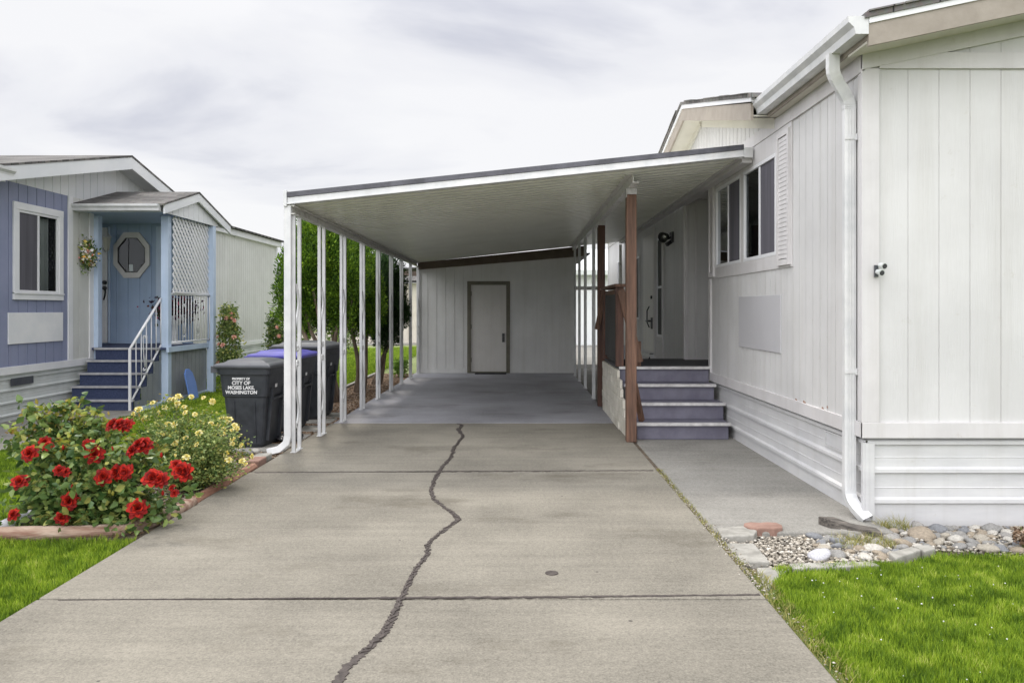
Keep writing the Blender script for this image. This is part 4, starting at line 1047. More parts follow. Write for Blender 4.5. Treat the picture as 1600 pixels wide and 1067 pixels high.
q.box(-6.70, -6.68, 1.9, 9.98, 3.1, 3.25).box(XA, -6.70, 1.9, 9.98, 3.1, 3.12)
q.build('fascia', 'farwhite', LH)
gutter(MB(), (-6.675, 1.9, 3.27), (-6.675, 10.0, 3.27), (1, 0, 0), 0.13).build('gutter', 'metalwhite', LH)
# porch roof, gable facing the driveway
zp = lambda y: 3.47 - 0.285 * abs(y - 13.25)
r = MB()
for (ya, yb) in ((11.93, 13.25), (13.25, 14.75)):
    r.hexa([(-7.1, ya, zp(ya) - 0.03), (-5.52, ya, zp(ya) - 0.03), (-5.52, yb, zp(yb) - 0.03), (-7.1, yb, zp(yb) - 0.03), (-7.1, ya, zp(ya)), (-5.52, ya, zp(ya)), (-5.52, yb, zp(yb)), (-7.1, yb, zp(yb))])
r.build('porch_roof', 'shingle', LH)
q = MB()
for (ya, yb) in ((11.98, 13.25), (13.25, 14.7)):
    q.hexa([(-5.56, ya, zp(ya) - 0.17), (-5.53, ya, zp(ya) - 0.17), (-5.53, yb, zp(yb) - 0.17), (-5.56, yb, zp(yb) - 0.17), (-5.56, ya, zp(ya) - 0.03), (-5.53, ya, zp(ya) - 0.03), (-5.53, yb, zp(yb) - 0.03), (-5.56, yb, zp(yb) - 0.03)])
siding(q, WY(-5.60, 1), 12.0, 14.65, 2.97, lambda y: zp(y) - 0.05, 0.2, brk=(13.25,))
q.box(-7.0, -5.60, 12.0, 12.03, 2.97, zp(12.0) - 0.04)
q.build('porch_gable', 'farwhite', LH)
gutter(MB(), (-7.05, 11.98, zp(11.95) - 0.02), (-5.6, 11.98, zp(11.95) - 0.02), (0, -1, 0), 0.12).build('porch_gutter', 'metalwhite', LH)
for (x, y, nm) in ((-6.92, 12.56, 0), (-5.78, 12.56, 1), (-5.66, 14.1, 2)):
    MB().box(x - 0.06, x + 0.06, y - 0.06, y + 0.06, 0.6 if nm == 0 else -0.1, 2.97).build('porch_post', 'bluepost', LH, bevel=0.004)
MB().boxw(DW, -7.49, -7.455, 0, 0.02, 0.84, 2.95).boxw(DW, -6.62, -6.50, 0, 0.02, 0.84, 2.95).build('door_frame', 'bluepost', LH)
# octagonal window on the porch wall
cx, cz = -7.06, 2.43
def octo(w, h):
    a, b_ = w / 2, h / 2; ca, cb = a * 0.42, b_ * 0.42
    return [(-ca, -b_), (ca, -b_), (a, -cb), (a, cb), (ca, b_), (-ca, b_), (-a, cb), (-a, -cb)]
oo, oi = octo(0.655, 0.83), octo(0.50, 0.63)
q = MB()
for i in range(8):
    j = (i + 1) % 8
    P = [(cx + oo[i][0], cz + oo[i][1]), (cx + oo[j][0], cz + oo[j][1]), (cx + oi[j][0], cz + oi[j][1]), (cx + oi[i][0], cz + oi[i][1])]
    q.prism(P, lambda u, v, k: (u, 14.0 - 0.004 - 0.035 * k, v))
ow = q.build('octagon_window', 'trim', LH)
MB().prism([(cx + u, cz + v) for u, v in oi], lambda u, v, k: (u, 13.99 + 0.003 * k, v)).build('backing', 'room', ow)
MB().face([(cx + u, 13.975, cz + v) for u, v in oi]).build('pane', 'glass', ow)
q = MB()
for i in range(8):
    j = (i + 1) % 8; q.bar((cx + oi[i][0] * .97, 13.965, cz + oi[i][1] * .97), (cx + oi[j][0] * .97, 13.965, cz + oi[j][1] * .97), 0.015, 0.015)
q.box(cx - 0.06, cx - 0.052, 13.966, 13.972, cz - 0.3, cz + 0.3)
q.build('leading', 'black', ow)
MB().box(cx - 0.05, cx + 0.02, 13.976, 13.986, cz - 0.29, cz - 0.17).build('card', 'white', ow)
# front door edge with handles, left of the octagon panel
d = MB().box(-7.615, -7.50, 13.95, 13.985, 0.84, 2.93).build('entry_door', 'white', LH); d['label'] = 'white edge of the entry door with black handle set'
for z_ in (1.93, 1.83): MB().lathe([(0.012, -0.085), (0.034, -0.075), (0.04, -0.04), (0.02, 0)], (-7.515, 13.95, z_), n=10, axis='Y').build('knob', 'black', d)
MB().tube([(-7.51, 13.90, 1.82), (-7.48, 13.87, 1.76), (-7.49, 13.87, 1.69), (-7.53, 13.90, 1.62)], 0.014).build('handle', 'black', d)
# wall lantern
lt = empty('wall_lantern', (-7.35, 13.9, 2.7), 'cream carriage lantern on the blue porch wall beside the octagonal window', 'lantern')
MB().tube([(-7.52, 13.98, 2.60), (-7.54, 13.9, 2.54), (-7.48, 13.86, 2.48), (-7.42, 13.86, 2.51)], 0.012).box(-7.56, -7.48, 13.975, 13.995, 2.51, 2.68).build('bracket', 'trim', lt)
MB().lathe([(0.02, 2.49), (0.045, 2.52), (0.075, 2.73), (0.02, 2.735)], (-7.42, 13.80, 0), n=6).build('lantern_body', 'soffit', lt)
MB().lathe([(0.09, 2.736), (0.085, 2.755), (0.03, 2.81), (0.01, 2.84)], (-7.42, 13.80, 0), n=6).build('cap', 'trim', lt)
# porch deck + steps
PS = empty('porch_steps', (-6.3, 12.2, -0.1), 'blue carpeted porch steps with grey nosings and grey boarded side', 'steps')
ny = [11.57, 11.78, 11.99, 12.2, 12.40]; lx = [-6.88, -6.88, -6.88, -6.88, -6.86]; xr = -5.84; r5 = 0.185; zb0 = -0.10
for i in range(5):
    z1 = zb0 + (i + 1) * r5; z0 = zb0 + i * r5
    rxx = xr
    MB().box(lx[i], rxx, ny[i] + 0.02, ny[i] + 0.05, z0, z1 - 0.032).build('riser', 'bluecarpet', PS)
    MB().box(lx[i] - 0.01, rxx + 0.02, ny[i] - 0.01, ny[i] + 0.03, z1 - 0.03, z1 + 0.001).build('nosing', 'greynosing', PS)
    if i < 4: MB().box(lx[i], rxx, ny[i] + 0.031, ny[i + 1] + 0.05, z1 - 0.03, z1).build('tread', 'bluecarpet', PS)
MB().box(-8.28, -5.72, 12.43, 13.98, 0.79, 0.825).build('deck', 'bluecarpet', PS)
MB().box(-5.72, -5.68, 12.43, 14.1, 0.75, 0.835).build('deck_edge', 'bluepost', PS)
q = MB()
siding(q, WY(-5.73, 1), 12.62, 14.05, -0.1, 0.75, 0.16)
for i in range(5):
    siding(q, WY(-5.83, 1), ny[i] + 0.05, ny[i + 1] + 0.05 if i < 4 else 12.62, -0.1, zb0 + (i + 1) * r5 - 0.03, 0.16)
q.build('side_boards', 'greydeck', PS)
MB().box(-5.72, -5.69, 11.6, 14.1, -0.1, -0.02).build('base_board', 'bluepost', PS)
# railings (white wrought iron)
def railing(pts0, pts1, nb, name_parent, posts=True, rr_=0.013, scroll_at=()):
    p0_, p1_ = Vector(pts0[0]), Vector(pts0[1]); q0, q1 = Vector(pts1[0]), Vector(pts1[1])   # top rail, bottom rail
    m_ = MB(); m_.tube([p0_, p1_], 0.021, n=6); m_.tube([q0, q1], 0.016, n=6)
    m_.build('handrail', 'white', name_parent, smooth=True)
    m_ = MB()
    for i in range(nb + 1):
        t_ = i / nb; m_.tube([q0.lerp(q1, t_), p0_.lerp(p1_, t_)], 0.009, n=5)
    for t_ in scroll_at:
        a = q0.lerp(q1, t_); b2 = p0_.lerp(p1_, t_); d_ = (q1 - q0); d_.z = 0; d_.normalize()
        H = b2.z - a.z
        for sgn in (-1, 1):
            cur = [a + Vector((0, 0, H * 0.16)) + d_ * sgn * 0.01]
            cur += [a + d_ * sgn * (0.012 + 0.045 * math.sin(min(1, u) * 1.5)) + Vector((0, 0, H * (0.16 + 0.60 * u))) for u in (0.3, 0.6, 0.9)]
            top = a + d_ * sgn * 0.03 + Vector((0, 0, H * 0.76))
            cur += [top + d_ * sgn * 0.028 * math.cos(w) + Vector((0, 0, 0.028 * math.sin(w))) for w in (0.3, 1.2, 2.2, 3.1, 4.0)]
            m_.tube(cur, 0.008, n=5)
            lo_ = a + d_ * sgn * 0.03 + Vector((0, 0, H * 0.12))
            m_.tube([lo_ + d_ * sgn * 0.028 * math.cos(w) + Vector((0, 0, 0.028 * math.sin(w))) for w in (-3.4, -2.4, -1.2, 0, 1.2)], 0.008, n=5)
    m_.build('balusters', 'white', name_parent, smooth=True)
RS = empty('stair_railing', (-5.87, 12, -0.1), 'white wrought iron stair railing on the left porch steps', 'railing')
railing([(-5.87, 11.58, 0.86), (-5.84, 12.5, 1.62)], [(-5.87, 11.60, 0.05), (-5.84, 12.5, 0.86)], 6, RS, scroll_at=(0.45,))
MB().tube([(-5.87, 11.56, -0.09), (-5.87, 11.56, 0.86)], 0.022, n=6).build('post', 'white', RS)
PR = empty('porch_railing', (-5.7, 13.3, 0.9), 'white wrought iron railing with scrolls below the porch lattice', 'railing')
railing([(-5.73, 12.62, 1.70), (-5.67, 14.04, 1.70)], [(-5.73, 12.62, 0.90), (-5.67, 14.04, 0.90)], 14, PR, scroll_at=(0.32, 0.68))
# lattice
LT = MB()
y0, y1, z0, z1 = 12.62, 14.04, 1.745, 2.97
def clip_strip(y, z, dirn):
    pass
step = 0.128
nn = int((y1 - y0 + z1 - z0) / step) + 2
for sgn, off in ((1, 0.0), (-1, 0.012)):
    for i in range(-14, nn + 14):
        c = y0 + i * step                      # line: y = c + sgn*(z - z0)
        za_, zb2 = z0, z1
        ya_, yb_ = c, c + sgn * (z1 - z0)
        # clip to y range
        pts = []
        lo_t, hi_t = 0.0, 1.0
        dy_ = yb_ - ya_
        t0, t1 = (y0 - ya_) / dy_, (y1 - ya_) / dy_
        if t0 > t1: t0, t1 = t1, t0
        lo_t, hi_t = max(lo_t, t0), min(hi_t, t1)
        if hi_t - lo_t < 0.02: continue
        pa = (-5.70 + off, ya_ + dy_ * lo_t, z0 + (z1 - z0) * lo_t); pb = (-5.70 + off, ya_ + dy_ * hi_t, z0 + (z1 - z0) * hi_t)
        LT.bar(pa, pb, 0.050, 0.008, up=(1, 0, 0))
LT.box(-5.705, -5.675, y0, y1, z0 - 0.03, z0)
tag(LT.build('lattice_panel', 'white'), 'white diagonal lattice panel between the two blue porch posts', 'lattice panel')

# blue board leaning on porch side
q = MB(); q.prism([(-0.10, 0), (0.12, 0), (0.13, 0.3), (0.09, 0.47), (0.02, 0.54), (-0.05, 0.54), (-0.11, 0.46), (-0.11, 0.3)], lambda u, v, k: (-5.52 - v * 0.2 + 0.02 * k, 13.0 + u * 1.5, -0.1 + v))
tag(q.build('paddle_board', 'paddle', bevel=0.004), 'blue rounded plastic board leaning on the grey porch side', 'plastic board')

# ------------------------------------------------------------------ foliage helpers
def leaf_cloud(P, size, flat=0.0, shape='leaf', nrm=None, jitter=0.4, asp=0.55, droop=0.0):
    """P Nx3 positions -> verts, faces; each leaf a 2-quad folded blade"""
    n = len(P); sz = size * nr.uniform(0.6, 1.3, (n, 1))
    d = nr.normal(size=(n, 3)); d[:, 2] = d[:, 2] * (1 - flat) - droop
    if nrm is not None: d = nrm * 1.0 + d * jitter
    d /= np.linalg.norm(d, axis=1, keepdims=True) + 1e-9
    u = nr.normal(size=(n, 3)); s_ = np.cross(d, u); s_ /= np.linalg.norm(s_, axis=1, keepdims=True) + 1e-9
    up = np.cross(s_, d)
    L_ = d * sz; Wd = s_ * sz * asp * 0.5; C = up * sz * 0.12
    V = np.stack([P, P + L_ * 0.35 + Wd + C, P + L_, P + L_ * 0.35 - Wd + C, P + L_ * 0.75 + Wd * 0.6 + C * 0.4, P + L_ * 0.75 - Wd * 0.6 + C * 0.4], 1).reshape(-1, 3)
    b_ = (np.arange(n) * 6)[:, None]
    # faces: centre line 0-2 ; right 0,1,4,2 ; left 0,2,5,3
    F = np.concatenate([b_ + np.array([0, 1, 4, 2]), b_ + np.array([0, 2, 5, 3])], 0)
    return V, F

def flower_mesh(name, m, r=0.05, petals=(5, 6, 6, 5), seed=1, ruf=1.0):
    rr = random.Random(seed); V = []; F = []
    for ring, cnt in enumerate(petals):
        t = ring / max(1, len(petals) - 1)
        tilt = 1.35 - 1.15 * t           # inner petals upright, outer spread
        ln = r * (0.55 + 0.55 * t); wd = r * (0.55 + 0.45 * t)
        for k in range(cnt):
            a = 2 * math.pi * (k + rr.uniform(-.2, .2)) / cnt + ring * 0.5
            ca, sa = math.cos(a), math.sin(a); i0 = len(V)
            nu, nv = 3, 4
            tl = tilt + rr.uniform(-.28, .28)
            for i in range(nv + 1):
                s_ = i / nv
                rad = r * 0.08 + ln * (s_ * math.cos(tl) + 0.25 * s_ * s_ * t)
                h = ln * math.sin(tl) * s_ - 0.25 * ln * s_ ** 3 * t * 1.2
                w = wd * math.sin(math.pi * min(1, 0.15 + 0.75 * s_)) * (1.0 + rr.uniform(-.08, .08))
                for j in range(nu + 1):
                    q = (j / nu - 0.5) * 2
                    x = rad - 0.22 * w * q * q * (1 - t * .5) ; y = q * w * 0.6; z = h + 0.12 * w * q * q + rr.uniform(-1, 1) * r * 0.04 * ruf
                    V.append((x * ca - y * sa, x * sa + y * ca, z))
            for i in range(nv):
                for j in range(nu):
                    b_ = i0 + i * (nu + 1) + j
                    F.append((b_, b_ + 1, b_ + nu + 2, b_ + nu + 1))
    me = bpy.data.meshes.new(name); me.from_pydata(V, [], F)
    me.polygons.foreach_set('use_smooth', [True] * len(me.polygons)); me.materials.append(M[m])
    return me
RED = [flower_mesh('red_rose_bloom', 'redpetal', 0.050, (5, 7, 9, 9, 8), s, ruf=2.2) for s in (1, 2, 3)]
YEL = [flower_mesh('yellow_rose_bloom', 'yelpetal', 0.024, (5, 8, 9), s, ruf=1.5) for s in (4, 5)]
PNK = [flower_mesh('peach_rose_bloom', 'pinkpetal', 0.050, (5, 7, 8), s, ruf=1.5) for s in (6, 7)]
def flower(me, p, parent, facing, scale=1.0, name='flower'):
    o = bpy.data.objects.new(name, me); COL.objects.link(o); o.parent = parent
    o.location = Vector(p) - wloc(parent)
    q = Vector(facing).to_track_quat('Z', 'Y'); o.rotation_mode = 'QUATERNION'; o.rotation_quaternion = q @ Matrix.Rotation(rng.uniform(0, 6.28), 3, 'Z').to_quaternion()
    o.scale = (scale,) * 3
    return o
def PX(px, py, Y): return ((px - 812) * Y / 1200, Y, 1.45 - (py - 483) * Y / 1200)

def rose_bush(name, base, tips, label, leafm, size, per, canes_m='cane', spread=0.10, group=None, jit=0.04, asp=0.62):
    root = empty(name, base, label, 'rose bush', group)
    st = MB(); LP = []
    for tp in tips:
        b0 = Vector(base) + Vector((rng.uniform(-.06, .06), rng.uniform(-.06, .06), 0)); tp = Vector(tp)
        mid = b0.lerp(tp, 0.5) + Vector((rng.uniform(-.05, .05), rng.uniform(-.05, .05), 0.12 * (tp - b0).length))
        pts = [(b0 * (1 - s) ** 2 + mid * 2 * s * (1 - s) + tp * s * s) for s in (0, .2, .4, .6, .8, 1)]
        st.tube(pts, [0.007, 0.006, 0.005, 0.0045, 0.004, 0.0025], n=5)
        for k in range(per):
            s = rng.uniform(0.28, 1.03); c = (b0 * (1 - s) ** 2 + mid * 2 * s * (1 - s) + tp * s * s)
            dr = Vector((rng.gauss(0, 1), rng.gauss(0, 1), rng.gauss(0.1, 0.6))).normalized()
            for e in (0.35, 0.65, 1.0):
                for sg in (-1, 1):
                    side = dr.cross(Vector((0, 0, 1))).normalized() * sg * 0.018
                    LP.append(tuple(c + dr * spread * e + side + Vector((rng.uniform(-jit, jit), rng.uniform(-jit, jit), rng.uniform(-jit, jit) * .6))))
    st.build('stems', canes_m, root, smooth=True)
    P = np.array(LP); P[:, 2] = np.maximum(P[:, 2], 0.03)
    V, F = leaf_cloud(P, size, flat=0.5, droop=0.25, asp=asp)
    fast('foliage', V, F, leafm, root, smooth=False)
    return root

# --- red rose
base = (-2.93, 5.22, -0.015)
tips = []
sil = [(45, 668, 5.3), (75, 640, 5.35), (105, 632, 5.4), (130, 650, 5.3), (160, 655, 5.35), (185, 672, 5.3), (215, 680, 5.3), (240, 705, 5.25), (265, 735, 5.2), (285, 765, 5.2), (275, 795, 5.15),
       (15, 690, 5.3), (30, 715, 5.2), (20, 755, 5.15), (18, 790, 5.1), (35, 820, 5.05), (90, 835, 4.98), (120, 838, 4.97), (60, 700, 5.1), (100, 690, 5.1), (140, 700, 5.0), (175, 710, 5.0), (205, 730, 5.0),
       (235, 760, 5.0), (60, 750, 5.0), (100, 750, 4.95), (140, 755, 4.95), (180, 760, 4.95), (215, 790, 5.0), (240, 815, 5.02), (70, 800, 5.0), (110, 800, 4.98), (150, 800, 4.98), (185, 810, 5.0), (210, 825, 5.0),
       (80, 670, 5.45), (120, 665, 5.5), (150, 690, 5.5), (200, 700, 5.5), (230, 720, 5.5), (90, 720, 5.6), (170, 740, 5.6), (50, 780, 5.3), (40, 740, 5.45), (255, 775, 5.4), (160, 830, 5.05), (130, 780, 5.3)]
sil += [(50 + 15 * i, 640 + (i * 37) % 24, 5.35) for i in range(8)] + [(25, 672, 5.35), (250, 695, 5.3)]
tips = [PX(*s) for s in sil] + [PX(rng.uniform(40, 270), rng.uniform(690, 825), rng.uniform(4.98, 5.6)) for _ in range(26)]
RB = rose_bush('rose_bush', base, tips, 'red rose bush with large double blooms at the near end of the bed', 'redleaf', 0.060, 15)
P = np.array([PX(x + rng.uniform(-14, 14), y + rng.uniform(-8, 16), Yv) for (x, y, Yv) in sil[:9] + sil[18:21] + sil[47:] for _ in range(22)])
V, F = leaf_cloud(P, 0.042, flat=0.4, asp=0.55); nf = fast('new_growth', V, F, 'newleaf', RB); nf['label'] = 'yellow-green young leaves at the top'
fl_px = [(165, 385, 1), (250, 322, .9), (110, 540, 1), (75, 725, .9), (330, 480, .7), (365, 490, .7), (385, 650, 1.05), (345, 742, 1.05), (490, 345, 1.1), (525, 390, 1.2), (575, 515, 1), (650, 490, 1.1), (690, 490, 1.0),
         (625, 225, .9), (665, 222, 1.1), (705, 228, .9), (735, 370, 1.2), (770, 330, 1.3), (800, 340, 1.0), (850, 520, 1.2), (890, 530, 1.2), (980, 450, 1.1), (1025, 490, 1.1), (1000, 480, 1.0), (765, 690, 1.15), (970, 605, .8), (955, 575, .5), (265, 345, .8)]
for i, (u, v_, sc_) in enumerate(fl_px):
    px, py = u / 3.556, 600 + v_ / 3.556
    Yv = 4.93 + max(0, (735 - py)) * 0.0028 + rng.uniform(-0.02, 0.04)
    p = PX(px, py, Yv)
    flower(RED[i % 3], p, RB, (rng.uniform(-.7, .7), -1, rng.uniform(0.1, 1.2)), sc_ * rng.uniform(0.52, 0.90))

for i in range(16):
    px, py = rng.uniform(40, 270), rng.uniform(640, 790); p = Vector(PX(px, py, 4.98 + max(0, (735 - py)) * 0.003))
    q = MB().lathe([(0.002, -0.012), (0.008, -0.004), (0.010, 0.006), (0.006, 0.018), (0.001, 0.026)], p, n=7)
    bd = q.build('rose_bud', 'redpetal' if i % 2 else 'newleaf', RB, smooth=True)
# --- yellow rose
base = (-2.72, 6.25, -0.015)
sil = [(215, 650, 6.2), (235, 632, 6.3), (262, 622, 6.35), (275, 625, 6.4), (295, 640, 6.4), (310, 650, 6.4), (330, 645, 6.5), (345, 665, 6.5), (365, 668, 6.5), (378, 690, 6.4), (385, 710, 6.3), (380, 725, 6.2), (360, 735, 6.1), (340, 745, 6.0),
       (310, 750, 5.95), (290, 745, 5.9), (250, 660, 6.1), (280, 660, 6.0), (310, 680, 6.0), (340, 700, 6.0), (280, 700, 5.9), (310, 720, 5.9), (225, 680, 6.1), (245, 700, 6.0), (265, 720, 5.9), (350, 720, 6.1), (365, 700, 6.3)]
tips = [PX(*s) for s in sil] + [PX(rng.uniform(235, 370), rng.uniform(650, 745), rng.uniform(5.95, 6.6)) for _ in range(42)]
YB = rose_bush('rose_bush', base, tips, 'yellow miniature rose bush nearest the bins', 'yelleaf', 0.026, 34, spread=0.085, jit=0.035)
P = np.array([PX(x + rng.uniform(-10, 10), y + rng.uniform(-6, 10), Yv) for (x, y, Yv) in sil[:11] for _ in range(16)])
V, F = leaf_cloud(P, 0.03, flat=0.3, asp=0.45); nf = fast('new_growth', V, F, 'newleaf', YB)
yl = [(740, 170), (770, 138), (848, 103), (915, 130), (945, 85), (965, 85), (990, 68), (985, 110), (1063, 70), (1130, 75), (1180, 97), (1025, 125), (1028, 158), (1083, 168), (935, 222), (965, 225), (1030, 298), (1105, 270), (1093, 335), (1175, 218), (1215, 225),
      (1235, 192), (1255, 190), (1275, 195), (1240, 250), (1290, 255), (1320, 250), (1302, 228), (1333, 285), (1290, 333), (1255, 388), (1270, 420), (1340, 340), (1400, 400), (905, 275), (800, 190), (1235, 275), (1290, 305), (970, 325), (1345, 425), (1365, 445), (1035, 405), (965, 405), (880, 160), (1230, 190), (1265, 210), (1310, 240)]
for i, (u, v_) in enumerate(yl):
    px, py = u / 3.556, 600 + v_ / 3.556
    Yv = 5.88 + max(0, (715 - py)) * 0.006 + (0.15 if px > 340 else 0)
    flower(YEL[i % 2], PX(px, py, Yv), YB, (rng.uniform(-.9, .9), -1, rng.uniform(0.2, 1.8)), rng.uniform(0.6, 1.05))

# --- peach rose by the porch post and another further back
def small_bush(name, px, py_top, py_bot, Y, wpx, label, leafm, fl=None, nfl=0, size=0.05, n=1400, cat='rose bush', zb_=-0.1):
    x = (px - 812) * Y / 1200; zt_ = 1.45 - (py_top - 483) * Y / 1200; w = wpx * Y / 1200 / 2
    root = empty(name, (x, Y, zb_), label, cat)
    st = MB()
    for k in range(9):
        a = rng.uniform(0, 6.28); tp = (x + w * .6 * math.cos(a), Y + w * .6 * math.sin(a), rng.uniform(zb_ + (zt_ - zb_) * .5, zt_))
        st.tube([(x, Y, zb_), (x + w * .3 * math.cos(a), Y + w * .3 * math.sin(a), (zb_ + tp[2]) / 2), tp], [0.012, 0.008, 0.004], n=5)
    st.build('stems', 'cane', root)
    C = []
    for k in range(60):
        h = rng.random() ** 0.8; ww = w * (0.35 + 0.75 * math.sin(math.pi * min(0.95, 0.15 + h * 0.85)))
        a = rng.uniform(0, 6.28); C.append((x + ww * .7 * math.cos(a), Y + ww * .7 * math.sin(a), zb_ + 0.08 + (zt_ - zb_ - 0.12) * h))
    C = np.array(C); P = C[nr.integers(0, len(C), n)] + nr.normal(size=(n, 3)) * w * 0.27
    P[:, 2] = np.clip(P[:, 2], zb_ + 0.03, None)
    V, F = leaf_cloud(P, size, flat=0.4, droop=0.1); fast('foliage', V, F, leafm, root)
    for k in range(nfl):
        h = rng.uniform(0.25, 0.95); a = rng.uniform(-2.6, -0.5)
        ww = w * (0.5 + 0.6 * math.sin(math.pi * min(0.95, 0.15 + h * 0.85)))
        flower(fl[k % len(fl)], (x + ww * math.cos(a), Y + ww * math.sin(a), zb_ + (zt_ - zb_) * h), root, (math.cos(a), math.sin(a), 0.5), rng.uniform(.45, .75))
    return root
small_bush('rose_bush', 358, 478, 570, 14.3, 34, 'slender rose bush with peach blooms beside the right porch post', 'yelleaf', PNK, 11, 0.055, 4200)
small_bush('rose_bush', 432, 484, 560, 15.5, 34, 'dark green rose bush with a few peach blooms at the far house corner', 'redleaf', PNK, 4, 0.06, 2600)
small_bush('shrub', 474, 492, 556, 18, 30, 'bright green rounded shrub behind the first carport post', 'shrub', size=0.07, n=2200, cat='shrub')
small_bush('shrub', 528, 500, 560, 26, 46, 'dark green low shrub seen between the first cypress stems', 'redleaf', size=0.09, n=1500, cat='shrub')
small_bush('shrub', 627, 560, 592, 16.6, 24, 'small yellow-green shrub in the mulch near the shed corner', 'shrub', size=0.06, n=700, cat='shrub', zb_=-0.03)
small_bush('shrub', 1602, 822, 870, 4.75, 26, 'dark brown twiggy plant at the right end of the rock bed', 'mulch', size=0.03, n=800, cat='plant', zb_=-0.05)

# ------------------------------------------------------------------ cypress trees
def cypress(base, stems, blobs, label, leafm, n, size):
    root = empty('cypress_tree', base, label, 'tree', 'cypress trees beside the carport')
    st = MB()
    for (pts, r0, r1) in stems:
        k = len(pts); st.tube(pts, [r0 + (r1 - r0) * i / (k - 1) for i in range(k)], n=9)
    st.build('trunk', 'bark', root, smooth=True)
    # crown: many overlapping lumps each carrying vertical sprays
    lumps = []
    for (cx_, cy_, cz_, rx_, ry_, rz_, cnt) in blobs:
        for i in range(cnt):
            d = np.array([rng.gauss(0, 1), rng.gauss(0, 1), rng.gauss(0, 1)]); d /= np.linalg.norm(d)
            s = rng.uniform(0.72, 1.0)
            lumps.append((cx_ + d[0] * rx_ * s, cy_ + d[1] * ry_ * s, cz_ + d[2] * rz_ * s, rng.uniform(0.12, 0.24), d))
    Lc = np.array([l[:3] for l in lumps]); Lr = np.array([l[3] for l in lumps]); Ld = np.array([l[4] for l in lumps])
    idx = nr.integers(0, len(lumps), n)
    dd = nr.normal(size=(n, 3)); dd /= np.linalg.norm(dd, axis=1, keepdims=True)
    P = Lc[idx] + dd * Lr[idx][:, None] * nr.uniform(0.55, 1.05, (n, 1)) * np.array([0.8, 0.8, 1.6])
    nd = dd * 0.6 + Ld[idx] * 0.5 + np.array([0, 0, 0.75])
    V, F = leaf_cloud(P, size, nrm=nd, jitter=0.45, asp=0.42)
    fast('foliage', V, F, leafm, root)
    return root
def stemset(b, tops, r0=0.05):
    out_ = []
    for tp in tops:
        b0 = Vector(b) + Vector((rng.uniform(-.1, .1), rng.uniform(-.1, .1), 0)); tp = Vector(tp)
        m1 = b0.lerp(tp, 0.33) + Vector((rng.uniform(-.07, .07), rng.uniform(-.07, .07), 0)); m2 = b0.lerp(tp, 0.66) + Vector((rng.uniform(-.06, .06), rng.uniform(-.06, .06), 0.05))
        out_.append(([b0, b0.lerp(m1, .5) + Vector((0.01, 0.01, 0)), m1, m2, tp], r0 * rng.uniform(.7, 1.2), 0.015))
    return out_
b1 = (-2.95, 12.1, -0.03)
cypress(b1, stemset(b1, [(-3.6, 12.0, 1.9), (-3.5, 12.4, 2.1), (-3.3, 11.9, 2.2), (-3.1, 12.3, 2.0), (-2.9, 12.2, 1.9), (-3.4, 12.0, 1.6), (-2.7, 12.5, 1.8)], 0.06),
        [(-3.22, 12.2, 2.05, 0.40, 0.5, 0.72, 60), (-3.12, 12.25, 2.58, 0.24, 0.35, 0.40, 26), (-3.62, 12.3, 1.75, 0.17, 0.4, 0.50, 26), (-3.25, 12.2, 1.60, 0.38, 0.45, 0.4, 26), (-2.80, 12.4, 1.80, 0.30, 0.4, 0.75, 30)],
        'tallest bright green cypress with spreading bare stems beside the bins', 'cypress', 80000, 0.048)
b2 = (-2.85, 13.6, -0.03)
cypress(b2, stemset(b2, [(-2.9, 13.5, 1.6), (-3.0, 13.8, 1.5), (-2.75, 13.7, 1.7), (-2.6, 13.5, 1.3)], 0.08),
        [(-2.95, 13.7, 1.95, 0.42, 0.5, 0.78, 60), (-2.8, 13.6, 1.55, 0.40, 0.45, 0.45, 30)],
        'middle cypress with green top and thick brown trunks', 'cypress', 46000, 0.048)
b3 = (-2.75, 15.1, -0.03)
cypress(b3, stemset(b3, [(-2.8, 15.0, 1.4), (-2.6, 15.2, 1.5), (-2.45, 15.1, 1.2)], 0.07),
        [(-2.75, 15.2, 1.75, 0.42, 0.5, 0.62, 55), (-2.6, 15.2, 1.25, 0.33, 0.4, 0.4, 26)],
        'dark shaded cypress nearest the shed', 'cypressshade', 50000, 0.05)

